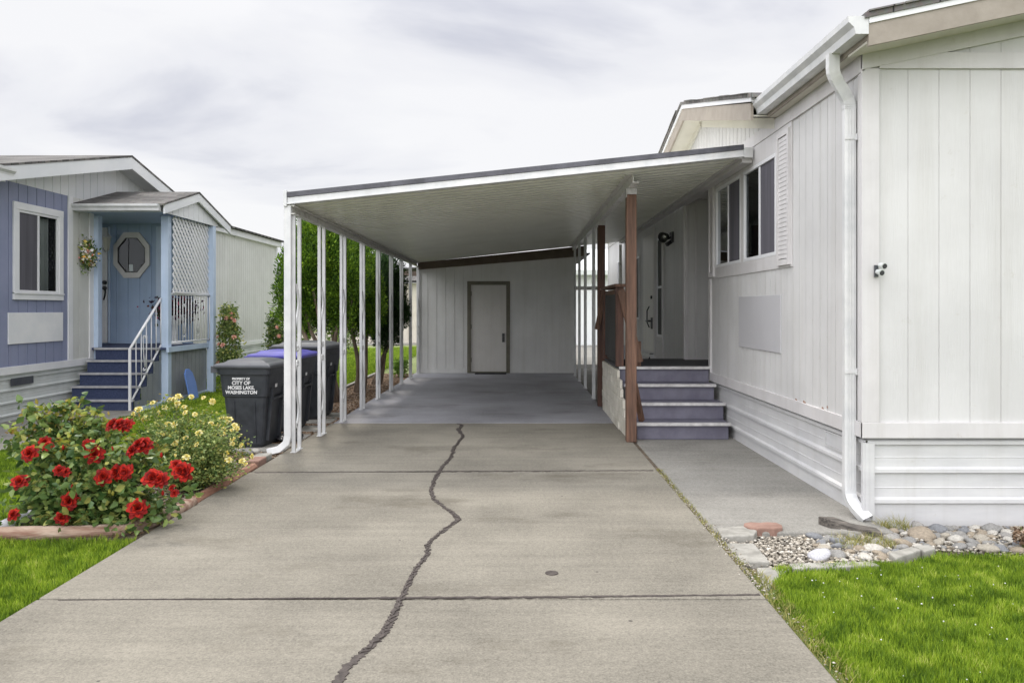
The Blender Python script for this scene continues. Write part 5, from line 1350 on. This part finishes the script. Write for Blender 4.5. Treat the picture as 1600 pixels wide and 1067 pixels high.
# ------------------------------------------------------------------ bins
def make_bin(label, H, lidm, wtop=0.56, dtop=0.60, left=None):
    root = empty('wheelie_bin', (0, 0, 0), label, 'bin', 'wheeled bins beside the carport')
    # local: handle and wheels at -X, lettering on -Y side
    wt_, dt = wtop / 2, dtop / 2; wb, db = wt_ * 0.70, dt * 0.78; h = H * 0.90
    q = MB()
    sections = [(0.0, 0.03), (0.10, 0.0), (0.60, 0.0), (0.615, 0.012), (1.0, 0.0)]
    def ring(z, off):
        f_ = z; a = wb + (wt_ - wb) * f_ + off; b_ = db + (dt - db) * f_ + off; r_ = 0.05; pts = []
        for (sx, sy, a0_) in ((1, 1, 0), (-1, 1, 90), (-1, -1, 180), (1, -1, 270)):
            for k in range(4):
                an = R(a0_ + 30 * k); pts.append((sx * (a - r_) + r_ * math.cos(an), sy * (b_ - r_) + r_ * math.sin(an), z * h + 0.02))
        return pts
    rings = [ring(0.0, -0.02), ring(0.05, 0.0), ring(0.62, 0.0), ring(0.635, 0.012), ring(0.90, 0.012), ring(0.905, 0.028), ring(1.0, 0.03)]
    for rg in rings: q.v += rg
    n = 16
    for k in range(len(rings) - 1):
        for j in range(n): q.f.append((k * n + j, k * n + (j + 1) % n, (k + 1) * n + (j + 1) % n, (k + 1) * n + j))
    q.f.append(tuple(range(n))[::-1]); q.f.append(tuple((len(rings) - 1) * n + j for j in range(n)))
    body = q.build('body', 'bin', root)
    # recessed-panel ribs on the -Y face and grab bar slots on the +X face
    q = MB()
    def face_y(z): return -(db + (dt - db) * z)
    for xx in (-0.11, 0.11):
        q.hexa([(xx - 0.008, face_y(.08) - 0.008, .08 * h), (xx + 0.008, face_y(.08) - 0.008, .08 * h), (xx + 0.008, face_y(.08) + 0.01, .08 * h), (xx - 0.008, face_y(.08) + 0.01, .08 * h),
                (xx - 0.008, face_y(.6) - 0.008, .6 * h), (xx + 0.008, face_y(.6) - 0.008, .6 * h), (xx + 0.008, face_y(.6) + 0.01, .6 * h), (xx - 0.008, face_y(.6) + 0.01, .6 * h)])
    q.build('panel_rib', 'bin', body)
    q = MB()
    def face_x(z): return wb + (wt_ - wb) * z
    for yy in (-0.15, 0.15):
        q.hexa([(face_x(.1) - 0.01, yy - 0.02, .1 * h), (face_x(.1) + 0.03, yy - 0.02, .1 * h), (face_x(.1) + 0.03, yy + 0.02, .1 * h), (face_x(.1) - 0.01, yy + 0.02, .1 * h),
                (face_x(.75) - 0.01, yy - 0.02, .75 * h), (face_x(.75) + 0.03, yy - 0.02, .75 * h), (face_x(.75) + 0.03, yy + 0.02, .75 * h), (face_x(.75) - 0.01, yy + 0.02, .75 * h)])
    q.tube([(face_x(.62) + 0.03, -0.15, .62 * h), (face_x(.62) + 0.03, 0.15, .62 * h)], 0.014, n=8)
    q.build('lift_bar', 'bin', body)
    # lid with rolled rim and raised dome
    q = MB(); zl = h + 0.022
    def lr(a, b_, z, sk=0.0):
        return [(-a, -b_, z), (a, -b_, z - sk), (a, b_, z - sk), (-a, b_, z)]
    rs = [lr(wt_ + 0.045, dt + 0.045, zl - 0.02), lr(wt_ + 0.05, dt + 0.05, zl + 0.012), lr(wt_ + 0.02, dt + 0.03, zl + 0.03), lr(wt_ - 0.03, dt - 0.03, zl + 0.038), lr(wt_ - 0.07, dt - 0.07, zl + 0.062, 0.008), lr(wt_ * 0.45, dt * 0.5, zl + 0.070, 0.0)]
    for rg in rs: q.v += rg
    for k in range(len(rs) - 1):
        for j in range(4): q.f.append((k * 4 + j, k * 4 + (j + 1) % 4, (k + 1) * 4 + (j + 1) % 4, (k + 1) * 4 + j))
    q.f.append((3, 2, 1, 0)); q.f.append(tuple(len(q.v) - 4 + j for j in range(4)))
    lid = q.build('lid', lidm, root, bevel=0.012)
    MB().tube([(-wt_ - 0.02, -dt + 0.04, zl - 0.03), (-wt_ - 0.09, -dt + 0.04, zl - 0.02), (-wt_ - 0.10, 0, zl - 0.02), (-wt_ - 0.09, dt - 0.04, zl - 0.02), (-wt_ - 0.02, dt - 0.04, zl - 0.03)], 0.018, n=8).box(-wt_ - 0.10, -wt_, -dt + 0.02, -dt + 0.07, zl - 0.07, zl + 0.0).box(-wt_ - 0.10, -wt_, dt - 0.07, dt - 0.02, zl - 0.07, zl).build('handle', lidm, root, bevel=0.005)
    for sy in (-1, 1):
        w_ = MB().lathe([(0.07, -0.025), (0.12, -0.025), (0.125, 0.0), (0.12, 0.025), (0.07, 0.025)], (-wb - 0.0, sy * (db + 0.02), 0.125), n=20, axis='Y').build('wheel', 'rubber', root)
        MB().lathe([(0.02, -0.028), (0.065, -0.02), (0.065, 0.02), (0.02, 0.028)], (-wb - 0.0, sy * (db + 0.02), 0.125), n=16, axis='Y').build('hub', 'binlid', w_)
    MB().tube([(-wb, -db, 0.125), (-wb, db, 0.125)], 0.012, n=8).build('axle', 'black', root)
    # lettering
    z = 0.90 * h
    tilt = math.atan2(dt - db, h)
    tparts = []
    for txt, sz in (('PROPERTY OF', 0.026), ('CITY OF', 0.046), ('MOSES LAKE,', 0.043), ('WASHINGTON', 0.043)):
        cu = bpy.data.curves.new('txt', 'FONT'); cu.body = txt; cu.size = sz * 1.15; cu.align_x = 'CENTER'; cu.extrude = 0.0012; cu.offset = 0.0014
        to = bpy.data.objects.new('txt', cu); COL.objects.link(to)
        z -= sz * 1.12
        zf = z / h; to.location = (-0.02, face_y(zf) - 0.020, z); to.rotation_euler = (R(90) - tilt, 0, 0)
        tparts.append(to)
    bpy.context.view_layer.update()
    dg = bpy.context.evaluated_depsgraph_get(); Vv = []; Ff = []
    for to in tparts:
        me = bpy.data.meshes.new_from_object(to.evaluated_get(dg)); i0 = len(Vv)
        Vv += [tuple(to.matrix_world @ v.co) for v in me.vertices]; Ff += [tuple(i0 + i for i in p_.vertices) for p_ in me.polygons]
        bpy.data.meshes.remove(me); bpy.data.objects.remove(to)
    me = bpy.data.meshes.new('lettering'); me.from_pydata(Vv, [], Ff); me.materials.append(M['text'])
    o = bpy.data.objects.new('lettering', me); COL.objects.link(o); o.parent = body
    # small printed number on the +X end
    q = MB()
    for k in range(3): q.hexa([(face_x(.80) + 0.028, -0.13 + k * 0.02, .76 * h), (face_x(.80) + 0.031, -0.13 + k * 0.02, .76 * h), (face_x(.80) + 0.031, -0.118 + k * 0.02, .76 * h), (face_x(.80) + 0.028, -0.118 + k * 0.02, .76 * h),
                (face_x(.84) + 0.028, -0.13 + k * 0.02, .80 * h), (face_x(.84) + 0.031, -0.13 + k * 0.02, .80 * h), (face_x(.84) + 0.031, -0.118 + k * 0.02, .80 * h), (face_x(.84) + 0.028, -0.118 + k * 0.02, .80 * h)])
    q.build('number_tag', 'text', body)
    return root
b = make_bin('black bin with grey lid nearest the yellow roses', 0.95, 'binlid', wtop=0.52); b.location = (-2.86, 8.30, -0.025); b.rotation_euler = (0, 0, R(-4))
b = make_bin('black bin with a blue lid, middle of the three', 0.99, 'bluelid', wtop=0.58); b.location = (-2.87, 9.38, -0.025); b.rotation_euler = (0, 0, R(-3))
b = make_bin('large black bin with dark lid, furthest of the three', 1.06, 'binlid', wtop=0.66, dtop=0.68); b.location = (-2.85, 10.4, -0.025); b.rotation_euler = (0, 0, R(-5))

# ------------------------------------------------------------------ logs, pavers, bricks
def logm(name, p, q, r, m, label, cat='log', group='timbers edging the rose bed', square=False):
    mb = MB(); n = 7; P = []; p = Vector(p); q = Vector(q)
    pts = [p.lerp(q, i / n) + Vector((rng.uniform(-.006, .006), rng.uniform(-.006, .006), rng.uniform(-.005, .005))) for i in range(n + 1)]
    mb.tube(pts, [r * rng.uniform(.93, 1.07) for _ in pts], n=6 if square else 12)
    return tag(mb.build(name, m, smooth=not square, bevel=0.006 if square else 0), label, cat, group)
logm('landscape_log', (-4.4, 4.83, 0.015), (-2.62, 4.98, 0.01), 0.046, 'log', 'weathered round log along the front of the rose bed')
logm('landscape_log', (-2.60, 4.93, 0.02), (-2.47, 5.26, 0.01), 0.045, 'log', 'short round log at the near corner of the rose bed')
logm('landscape_log', (-2.455, 5.28, 0.02), (-2.44, 5.72, 0.01), 0.043, 'log', 'round grey-brown log behind the short corner log')
logm('landscape_timber', (-2.45, 5.74, 0.01), (-2.44, 7.05, 0.005), 0.042, 'timber', 'long reddish timber between the roses and the driveway', 'timber', square=True)
logm('landscape_log', (-3.42, 4.98, 0.0), (-3.43, 6.1, 0.0), 0.05, 'whitestone', 'pale bleached log on the lawn side of the rose bed')
for i, (x, y, rx_, ry_, rz_, m_, lb) in enumerate(((-2.47, 7.20, .06, .12, .05, 'brick', 'mossy brick at the far end of the reddish timber'), (-2.50, 7.45, .07, .10, .04, 'paver', 'flat stone next to the mossy brick by the bed'))):
    tag(MB().box(x - rx_, x + rx_, y - ry_, y + ry_, -0.03, rz_).build('edging_stone', m_, bevel=0.012), lb, 'stone')
for i, y in enumerate((7.9, 8.55, 9.2, 9.85, 10.4)):
    tag(MB().box(-3.15 + 0.02 * i, -2.43, y, y + 0.42, -0.05, -0.005 - 0.002 * (i % 2)).build('paver', 'paver', bevel=0.01),
        ['concrete paver under the nearest bin', 'concrete paver between the nearest and middle bins', 'concrete paver under the blue-lidded bin', 'concrete paver before the furthest bin', 'concrete paver under the furthest bin'][i], 'paver', 'pavers under the bins')

def plate(name, poly, z0, z1, m, label, cat='paver', group=None, bev=0.008):
    q = MB(); q.prism(poly, lambda u, v, k: (u, v, z1 if k else z0)); return tag(q.build(name, m, bevel=bev), label, cat, group)
plate('flagstone', [G(1120, 822, .02), G(1168, 818, .02), G(1183, 826, .02), G(1178, 833, .02), G(1128, 835, .02)], -0.05, 0.010, 'paver', 'grey flagstone at the near end of the right walkway', 'flagstone')
plate('brick', [(1.50, 5.03), (1.56, 5.01), (1.61, 5.03), (1.66, 5.01), (1.725, 5.04), (1.74, 5.09), (1.725, 5.15), (1.66, 5.165), (1.61, 5.15), (1.55, 5.165), (1.50, 5.14), (1.485, 5.09)], -0.04, 0.022, 'brick', 'red brick on the near end of the right walkway', 'brick')
plate('paver', [G(1127, 845), G(1178, 845), G(1203, 874), G(1157, 874)], -0.08, -0.012, 'paver', 'square paver between driveway and white pebbles', 'paver')
plate('paver', [G(1182, 878), G(1240, 876), G(1205, 905), G(1196, 915)], -0.08, -0.03, 'paver', 'half-buried paver at the corner of the right lawn', 'paver')
plate('edging_stone', [G(1232, 876), G(1360, 873), G(1376, 879), G(1240, 884)], -0.08, -0.012, 'paver', 'long thin concrete edging between pebbles and right lawn', 'edging')
plate('edging_stone', [G(1388, 862), G(1425, 853), G(1440, 858), G(1400, 872)], -0.08, 0.0, 'paver', 'upper sloping edging stone beside the right lawn', 'edging')
plate('edging_stone', [G(1428, 852), G(1452, 850), G(1462, 856), G(1445, 861)], -0.08, 0.0, 'paver', 'small edging stone at the top of the right lawn curve', 'edging')
q = MB(); pb = [(2.02, 5.20, .05), (2.06, 5.10, .055), (2.13, 5.07, .03), (2.24, 5.02, .012), (2.36, 4.98, .0), (2.37, 5.10, .0), (2.22, 5.16, .015), (2.12, 5.19, .05)]
q.v += [(x, y, z) for x, y, z in pb] + [(x, y, -0.03) for x, y, z in pb]
q.f += [(0, 1, 2, 7), (7, 2, 3, 6), (6, 3, 4, 5)] + [(i, (i + 1) % 8, 8 + (i + 1) % 8, 8 + i) for i in range(8)]
tag(q.build('splash_board', 'redwood2', bevel=0.006), 'dark weathered board under the foot of the downspout', 'board')
bpy.data.objects['splash_board'].data.materials[0] = mat('rotten_wood', (0.045, 0.04, 0.036), (0.17, 0.15, 0.13), scale=9, rough=0.9, bump=0.8, bscale=30, stretch=(1, 6, 6))

# ------------------------------------------------------------------ stones and gravel
def stone_mesh(seed, sub=2):
    bm = bmesh.new(); bmesh.ops.create_icosphere(bm, subdivisions=sub + 1, radius=1.0)
    off = Vector((seed * 7.3, seed * 1.7, 0))
    for v in bm.verts:
        n_ = noise.noise(v.co * 0.9 + off) * 0.30 + noise.noise(v.co * 2.2 + off) * 0.10
        v.co *= 1 + n_; v.co.z *= 0.62
    me = bpy.data.meshes.new('stone'); bm.to_mesh(me); bm.free()
    me.polygons.foreach_set('use_smooth', [True] * len(me.polygons)); me.materials.append(M['stone']); return me
SM = [stone_mesh(i) for i in range(6)]
placed = []
def put_stone(x, y, s, z=-0.05, me=None, m=None, label='rounded river stone in the rock bed under the right house skirting', grp='river stones in the rock bed'):
    o = bpy.data.objects.new('river_stone', me or rng.choice(SM)); COL.objects.link(o)
    o.location = (x, y, z + s * 0.42); o.scale = (s * rng.uniform(.85, 1.3), s * rng.uniform(.8, 1.1), s * rng.uniform(.75, 1.1)); o.rotation_euler = (rng.uniform(-.3, .3), rng.uniform(-.3, .3), rng.uniform(0, 6.28))
    tag(o, label, 'stone', grp); placed.append((x, y, s)); return o
def edge_y(x):     # near boundary of rock bed (lawn edge)
    pts = [(1.3, 4.42), (1.7, 4.42), (2.2, 4.50), (2.6, 4.72), (3.2, 4.62), (3.7, 4.5), (4.3, 4.4)]
    for (a, b_), (c, d_) in zip(pts, pts[1:]):
        if a <= x <= c: return b_ + (d_ - b_) * (x - a) / (c - a)
    return 4.4
ws = put_stone(*G(1280, 862), 0.058, label='large pale bluish-white stone below the downspout board'); ws.data = ws.data.copy(); ws.data.materials[0] = M['whitestone']
if 'group' in ws: del ws['group']
ys_ = put_stone(*G(1300, 872), 0.03, label='smooth yellow pebble beside the large pale stone'); del ys_['group']
ys_.data = ys_.data.copy(); ys_.data.materials[0] = mat('yellow_stone', (0.5, 0.42, 0.22), (0.6, 0.52, 0.32), scale=3, rough=0.8)
bs = put_stone(2.62, 5.02, 0.07, label='largest grey rounded stone, at the house corner'); del bs['group']
tries = 0
while len(placed) < 292 and tries < 24000:
    tries += 1
    x = rng.uniform(1.85, 4.3); y0_ = edge_y(x) + 0.07
    y = rng.uniform(y0_, 5.22); s = rng.choice([0.025, 0.030, 0.036, 0.044, 0.052]) * rng.uniform(.85, 1.2)
    if x < 2.35 and y < 5.0 and s > 0.05 and rng.random() < .7: continue
    if x < 2.37 and y > 5.12: continue
    if all((x - a) ** 2 + (y - b_) ** 2 > ((s + c) * 0.82) ** 2 for a, b_, c in placed): put_stone(x, y, s)

def pebble_field(name, pts, sz, m, label, cat, squash=0.6, z=-0.05):
    """octahedron-like chips"""
    n = len(pts); base_v = np.array([(1, 0, 0), (0.3, 0.9, 0.1), (-0.8, 0.5, 0), (-0.7, -0.6, 0.1), (0.4, -0.9, 0), (0.1, 0, 0.9), (0, 0.1, -0.8)])
    tri = np.array([(0, 1, 5), (1, 2, 5), (2, 3, 5), (3, 4, 5), (4, 0, 5), (1, 0, 6), (2, 1, 6), (3, 2, 6), (4, 3, 6), (0, 4, 6)])
    a = nr.uniform(0, 6.28, n); s = sz * nr.uniform(.5, 1.3, (n, 1, 1))
    Vb = np.repeat(base_v[None], n, 0) * (1 + nr.uniform(-.25, .25, (n, 7, 3)))
    ca, sa = np.cos(a)[:, None], np.sin(a)[:, None]
    X = Vb[:, :, 0] * ca - Vb[:, :, 1] * sa; Y = Vb[:, :, 0] * sa + Vb[:, :, 1] * ca
    Vb = np.stack([X, Y, Vb[:, :, 2] * squash], 2) * s + pts[:, None, :]
    F = (np.arange(n) * 7)[:, None, None] + tri[None]
    return stuff(fast(name, Vb.reshape(-1, 3), F.reshape(-1, 3), m, smooth=True), label, cat)
def randpts(n, x0, x1, y0, y1, z, zj=0.01):
    return np.stack([nr.uniform(x0, x1, n), nr.uniform(y0, y1, n), nr.uniform(z, z + zj, n)], 1)
P = randpts(13000, 1.28, 4.4, 4.35, 5.25, -0.05, 0.022)
P = P[(P[:, 0] < 2.45) | (nr.random(len(P)) < 0.45)]; keep = np.array([p[1] > edge_y(p[0]) + 0.02 and not (p[0] < 2.37 and p[1] > 5.05) for p in P]); P = P[keep]
pebble_field('gravel', P, 0.014, 'pebble', 'white and tan pebbles filling the rock bed', 'gravel')
P = np.concatenate([randpts(500, 1.242, 1.275, 3.9, 6.8, -0.016, 0.012), randpts(350, 1.20, 1.32, 4.2, 5.2, -0.012, 0.012), randpts(90, 1.235, 1.32, 2.9, 4.4, -0.03, 0.02)])
pebble_field('gravel', P, 0.007, 'pebble', 'small pebbles caught along the driveway joint', 'gravel')
P = np.concatenate([randpts(16000, -3.2, -2.39, 7.6, 17.5, -0.028, 0.012), randpts(3500, -3.35, -2.46, 5.0, 7.6, -0.02, 0.012)])
pebble_field('mulch', P, 0.022, 'mulch', 'brown wood chip mulch along the left of the carport', 'mulch', squash=0.35)
P = randpts(1200, -3.3, -2.5, 5.3, 7.4, -0.012, 0.012); pebble_field('gravel', P, 0.011, 'pebble', 'grey pebbles scattered in the rose bed', 'gravel')
# crumpled black plastic by the middle bin
bm = bmesh.new(); bmesh.ops.create_icosphere(bm, subdivisions=4, radius=0.12)
for v_ in bm.verts:
    c = v_.co.copy(); d_ = noise.noise(c * 14) * 0.05 + abs(noise.noise(c * 28)) * 0.035
    v_.co = c + c.normalized() * d_; v_.co.z = max(-0.03, v_.co.z * 0.45); v_.co.x *= 1.3
me = bpy.data.meshes.new('plastic_bag'); bm.to_mesh(me); bm.free(); me.materials.append(mat('crumpled_plastic', (0.03, 0.03, 0.035), rough=0.22))
o = bpy.data.objects.new('plastic_bag', me); COL.objects.link(o); o.location = (-2.56, 8.55, 0.02); tag(o, 'crumpled black plastic on the ground between two bins', 'plastic bag')
for i, (px, py) in enumerate(((372, 703), (388, 708), (398, 706))):
    x, y = G(px, py); o = put_stone(x, y, 0.05, z=-0.02, label=['dark stone under the nearest bin edge, leftmost of three', 'dark stone in front of the nearest bin, middle of three', 'dark stone beside the nearest bin, rightmost of three'][i], grp=None)

# ------------------------------------------------------------------ lawns
def blades(n, inside, box, h, wid, zf, lean=0.5):
    x0, x1, y0, y1 = box
    X = nr.uniform(x0, x1, n); Y = nr.uniform(y0, y1, n); k = inside(X, Y); X, Y = X[k], Y[k]; n = len(X)
    tuft = np.array([0.6 * noise.noise(Vector((x * 2.3, y * 2.3, 0))) + noise.noise(Vector((x * 11, y * 11, 5))) for x, y in zip(X[::1], Y[::1])]) if n < 400000 else 0
    hh = h * nr.uniform(0.55, 1.25, n) * (1 + 0.5 * tuft)
    a = nr.uniform(0, 6.28, n); b_ = nr.uniform(0, 6.28, n); l = lean * nr.uniform(0.1, 1.0, n) * hh
    Z = zf(X, Y)
    wx, wy = np.cos(a) * wid / 2, np.sin(a) * wid / 2; lx_, ly_ = np.cos(b_) * l, np.sin(b_) * l
    p = np.stack([X, Y, Z], 1)
    w_ = np.stack([wx, wy, wx * 0], 1); L1 = np.stack([lx_ * .35, ly_ * .35, hh * .55], 1); L2 = np.stack([lx_, ly_, hh], 1)
    V = np.stack([p - w_, p + w_, p + L1 + w_ * .8, p + L1 - w_ * .8, p + L2], 1).reshape(-1, 3)
    i0 = (np.arange(n) * 5)[:, None]
    F = np.concatenate([i0 + np.array([0, 1, 2]), i0 + np.array([0, 2, 3]), i0 + np.array([3, 2, 4])], 0)
    return V, F
def ey(X): return np.interp(X, [1.3, 1.7, 2.2, 2.6, 3.2, 3.7, 4.3], [4.40, 4.42, 4.46, 4.66, 4.56, 4.45, 4.35])
ragged = lambda X, Y: np.array([noise.noise(Vector((x * 9, y * 9, 3))) for x, y in zip(X, Y)]) * 0.05
right_in = lambda X, Y: (Y < ey(X) + ragged(X, Y)) & (X > 1.30 + ragged(X, Y) + np.clip((Y - 3.9) * 0.35, 0, 1))
V, F = blades(210000, right_in, (1.24, 4.4, 2.6, 4.72), 0.048, 0.0045, lambda X, Y: X * 0 - 0.055)
stuff(fast('grass', V, F, 'grass'), 'bright green mown lawn at the lower right', 'lawn')
struct(MB().box(4.502, 9, 4.34, 5.3, -0.13, -0.048).build('lawn_ground', 'lawnbase'))
struct(MB().box(1.242, 9, -3, 4.33, -0.13, -0.048).build('lawn_ground', 'lawnbase'))
struct(MB().prism([(2.0, 4.3), (9.0, 4.3), (9.0, 4.3), (4.3, 4.35), (3.7, 4.45), (3.2, 4.56), (2.6, 4.66), (2.3, 4.5)], lambda u, v, k: (u, v, -0.047 if k else -0.12)).build('lawn_ground', 'lawnbase'))
slopez = lambda X, Y: np.where(X < -3.4, -0.03 - 0.075 * np.clip((-3.4 - X) / 2.0, 0, 1), -0.03)
left_in = lambda X, Y: (X < -2.43 + ragged(X, Y) * .6) & (Y < 4.82 + (X + 4) * 0.04)
V1, F1 = blades(120000, left_in, (-5.4, -2.4, 2.9, 4.9), 0.045, 0.0045, lambda X, Y: X * 0 - 0.035)
V2, F2_ = blades(150000, lambda X, Y: (X > -5.62 + 0 * X) & (X < -3.46), (-5.62, -3.46, 4.85, 12.6), 0.045, 0.007, slopez)
V = np.concatenate([V1, V2]); F = np.concatenate([F1, F2_ + len(V1)])
stuff(fast('grass', V, F, 'grass'), 'bright green lawn around the rose bed at the left', 'lawn')
struct(MB().box(-5.62, -2.425, -3, 4.85, -0.12, -0.036).build('lawn_ground', 'lawnbase'))
V, F = blades(170000, lambda X, Y: (X < -3.28) & (X > -6.8), (-6.8, -3.28, 12.0, 30), 0.06, 0.016, slopez)
stuff(fast('grass', V, F, 'grass'), 'sunlit back lawn beyond the cypress trees', 'lawn')
# weeds: joint, edges
V1, F1 = blades(900, lambda X, Y: X > 0, (1.235, 1.285, 4.2, 7.0), 0.022, 0.004, lambda X, Y: X * 0 - 0.012, lean=1.2)
V2, F2_ = blades(450, lambda X, Y: X > 0, (2.0, 2.35, 4.75, 4.95), 0.05, 0.003, lambda X, Y: X * 0 - 0.03, lean=1.4)
V3, F3_ = blades(260, lambda X, Y: X > 0, (2.42, 2.62, 5.12, 5.24), 0.08, 0.003, lambda X, Y: X * 0 - 0.04, lean=1.2)
V4, F4_ = blades(1100, lambda X, Y: X > 0, (1.245, 1.36, 2.8, 4.3), 0.03, 0.004, lambda X, Y: X * 0 - 0.03, lean=1.5)
V = np.concatenate([V1, V2, V3, V4]); F = np.concatenate([F1, F2_ + len(V1), F3_ + len(V1) + len(V2), F4_ + len(V1) + len(V2) + len(V3)])
stuff(fast('weeds', V, F, 'weed'), 'dry yellowish weeds in the joints and among the stones', 'weeds')
# white clover heads
P = []
for _ in range(110):
    x, y = rng.uniform(1.5, 4.2), rng.uniform(2.9, 4.4); P.append((x, y, -0.01 + rng.uniform(0, .012)))
pebble_field('clover_flowers', np.array(P), 0.0045, 'text', 'tiny white clover heads dotted over the right lawn', 'clover', squash=1.0)

# ------------------------------------------------------------------ wreath, planter
wr = empty('flower_wreath', (-6.93, 12.22, 2.3), 'mixed flower wreath hanging on the grey wall by the blue porch post', 'wreath')
c = np.array([-6.88, 12.22, 2.32]); n = 900
P = c + nr.normal(size=(n, 3)) * np.array([0.05, 0.065, 0.10]); V, F = leaf_cloud(P, 0.05); fast('foliage', V, F, 'redleaf', wr)
P = c + nr.normal(size=(200, 3)) * np.array([0.04, 0.06, 0.09]) + np.array([0.03, -0.03, 0]); V, F = leaf_cloud(P, 0.05, asp=1.0); fast('blooms', V, F, 'mixpetal', wr)
pl = empty('planter', (-6.3, 13.6, 0.825), 'white pedestal planter of dark petunias on the porch behind the railing', 'planter')
MB().lathe([(0.13, 0.826), (0.10, 0.86), (0.05, 0.9), (0.05, 1.15), (0.14, 1.22), (0.20, 1.34), (0.19, 1.35)], (-6.15, 13.7, 0), n=16).build('pot', 'farwhite', pl, smooth=True)
P = np.array([-6.15, 13.7, 1.47]) + nr.normal(size=(1500, 3)) * np.array([0.16, 0.16, 0.09]); V, F = leaf_cloud(P, 0.06, asp=0.9); fast('foliage', V, F, 'purplepetal', pl)
print('objects', len(bpy.data.objects))
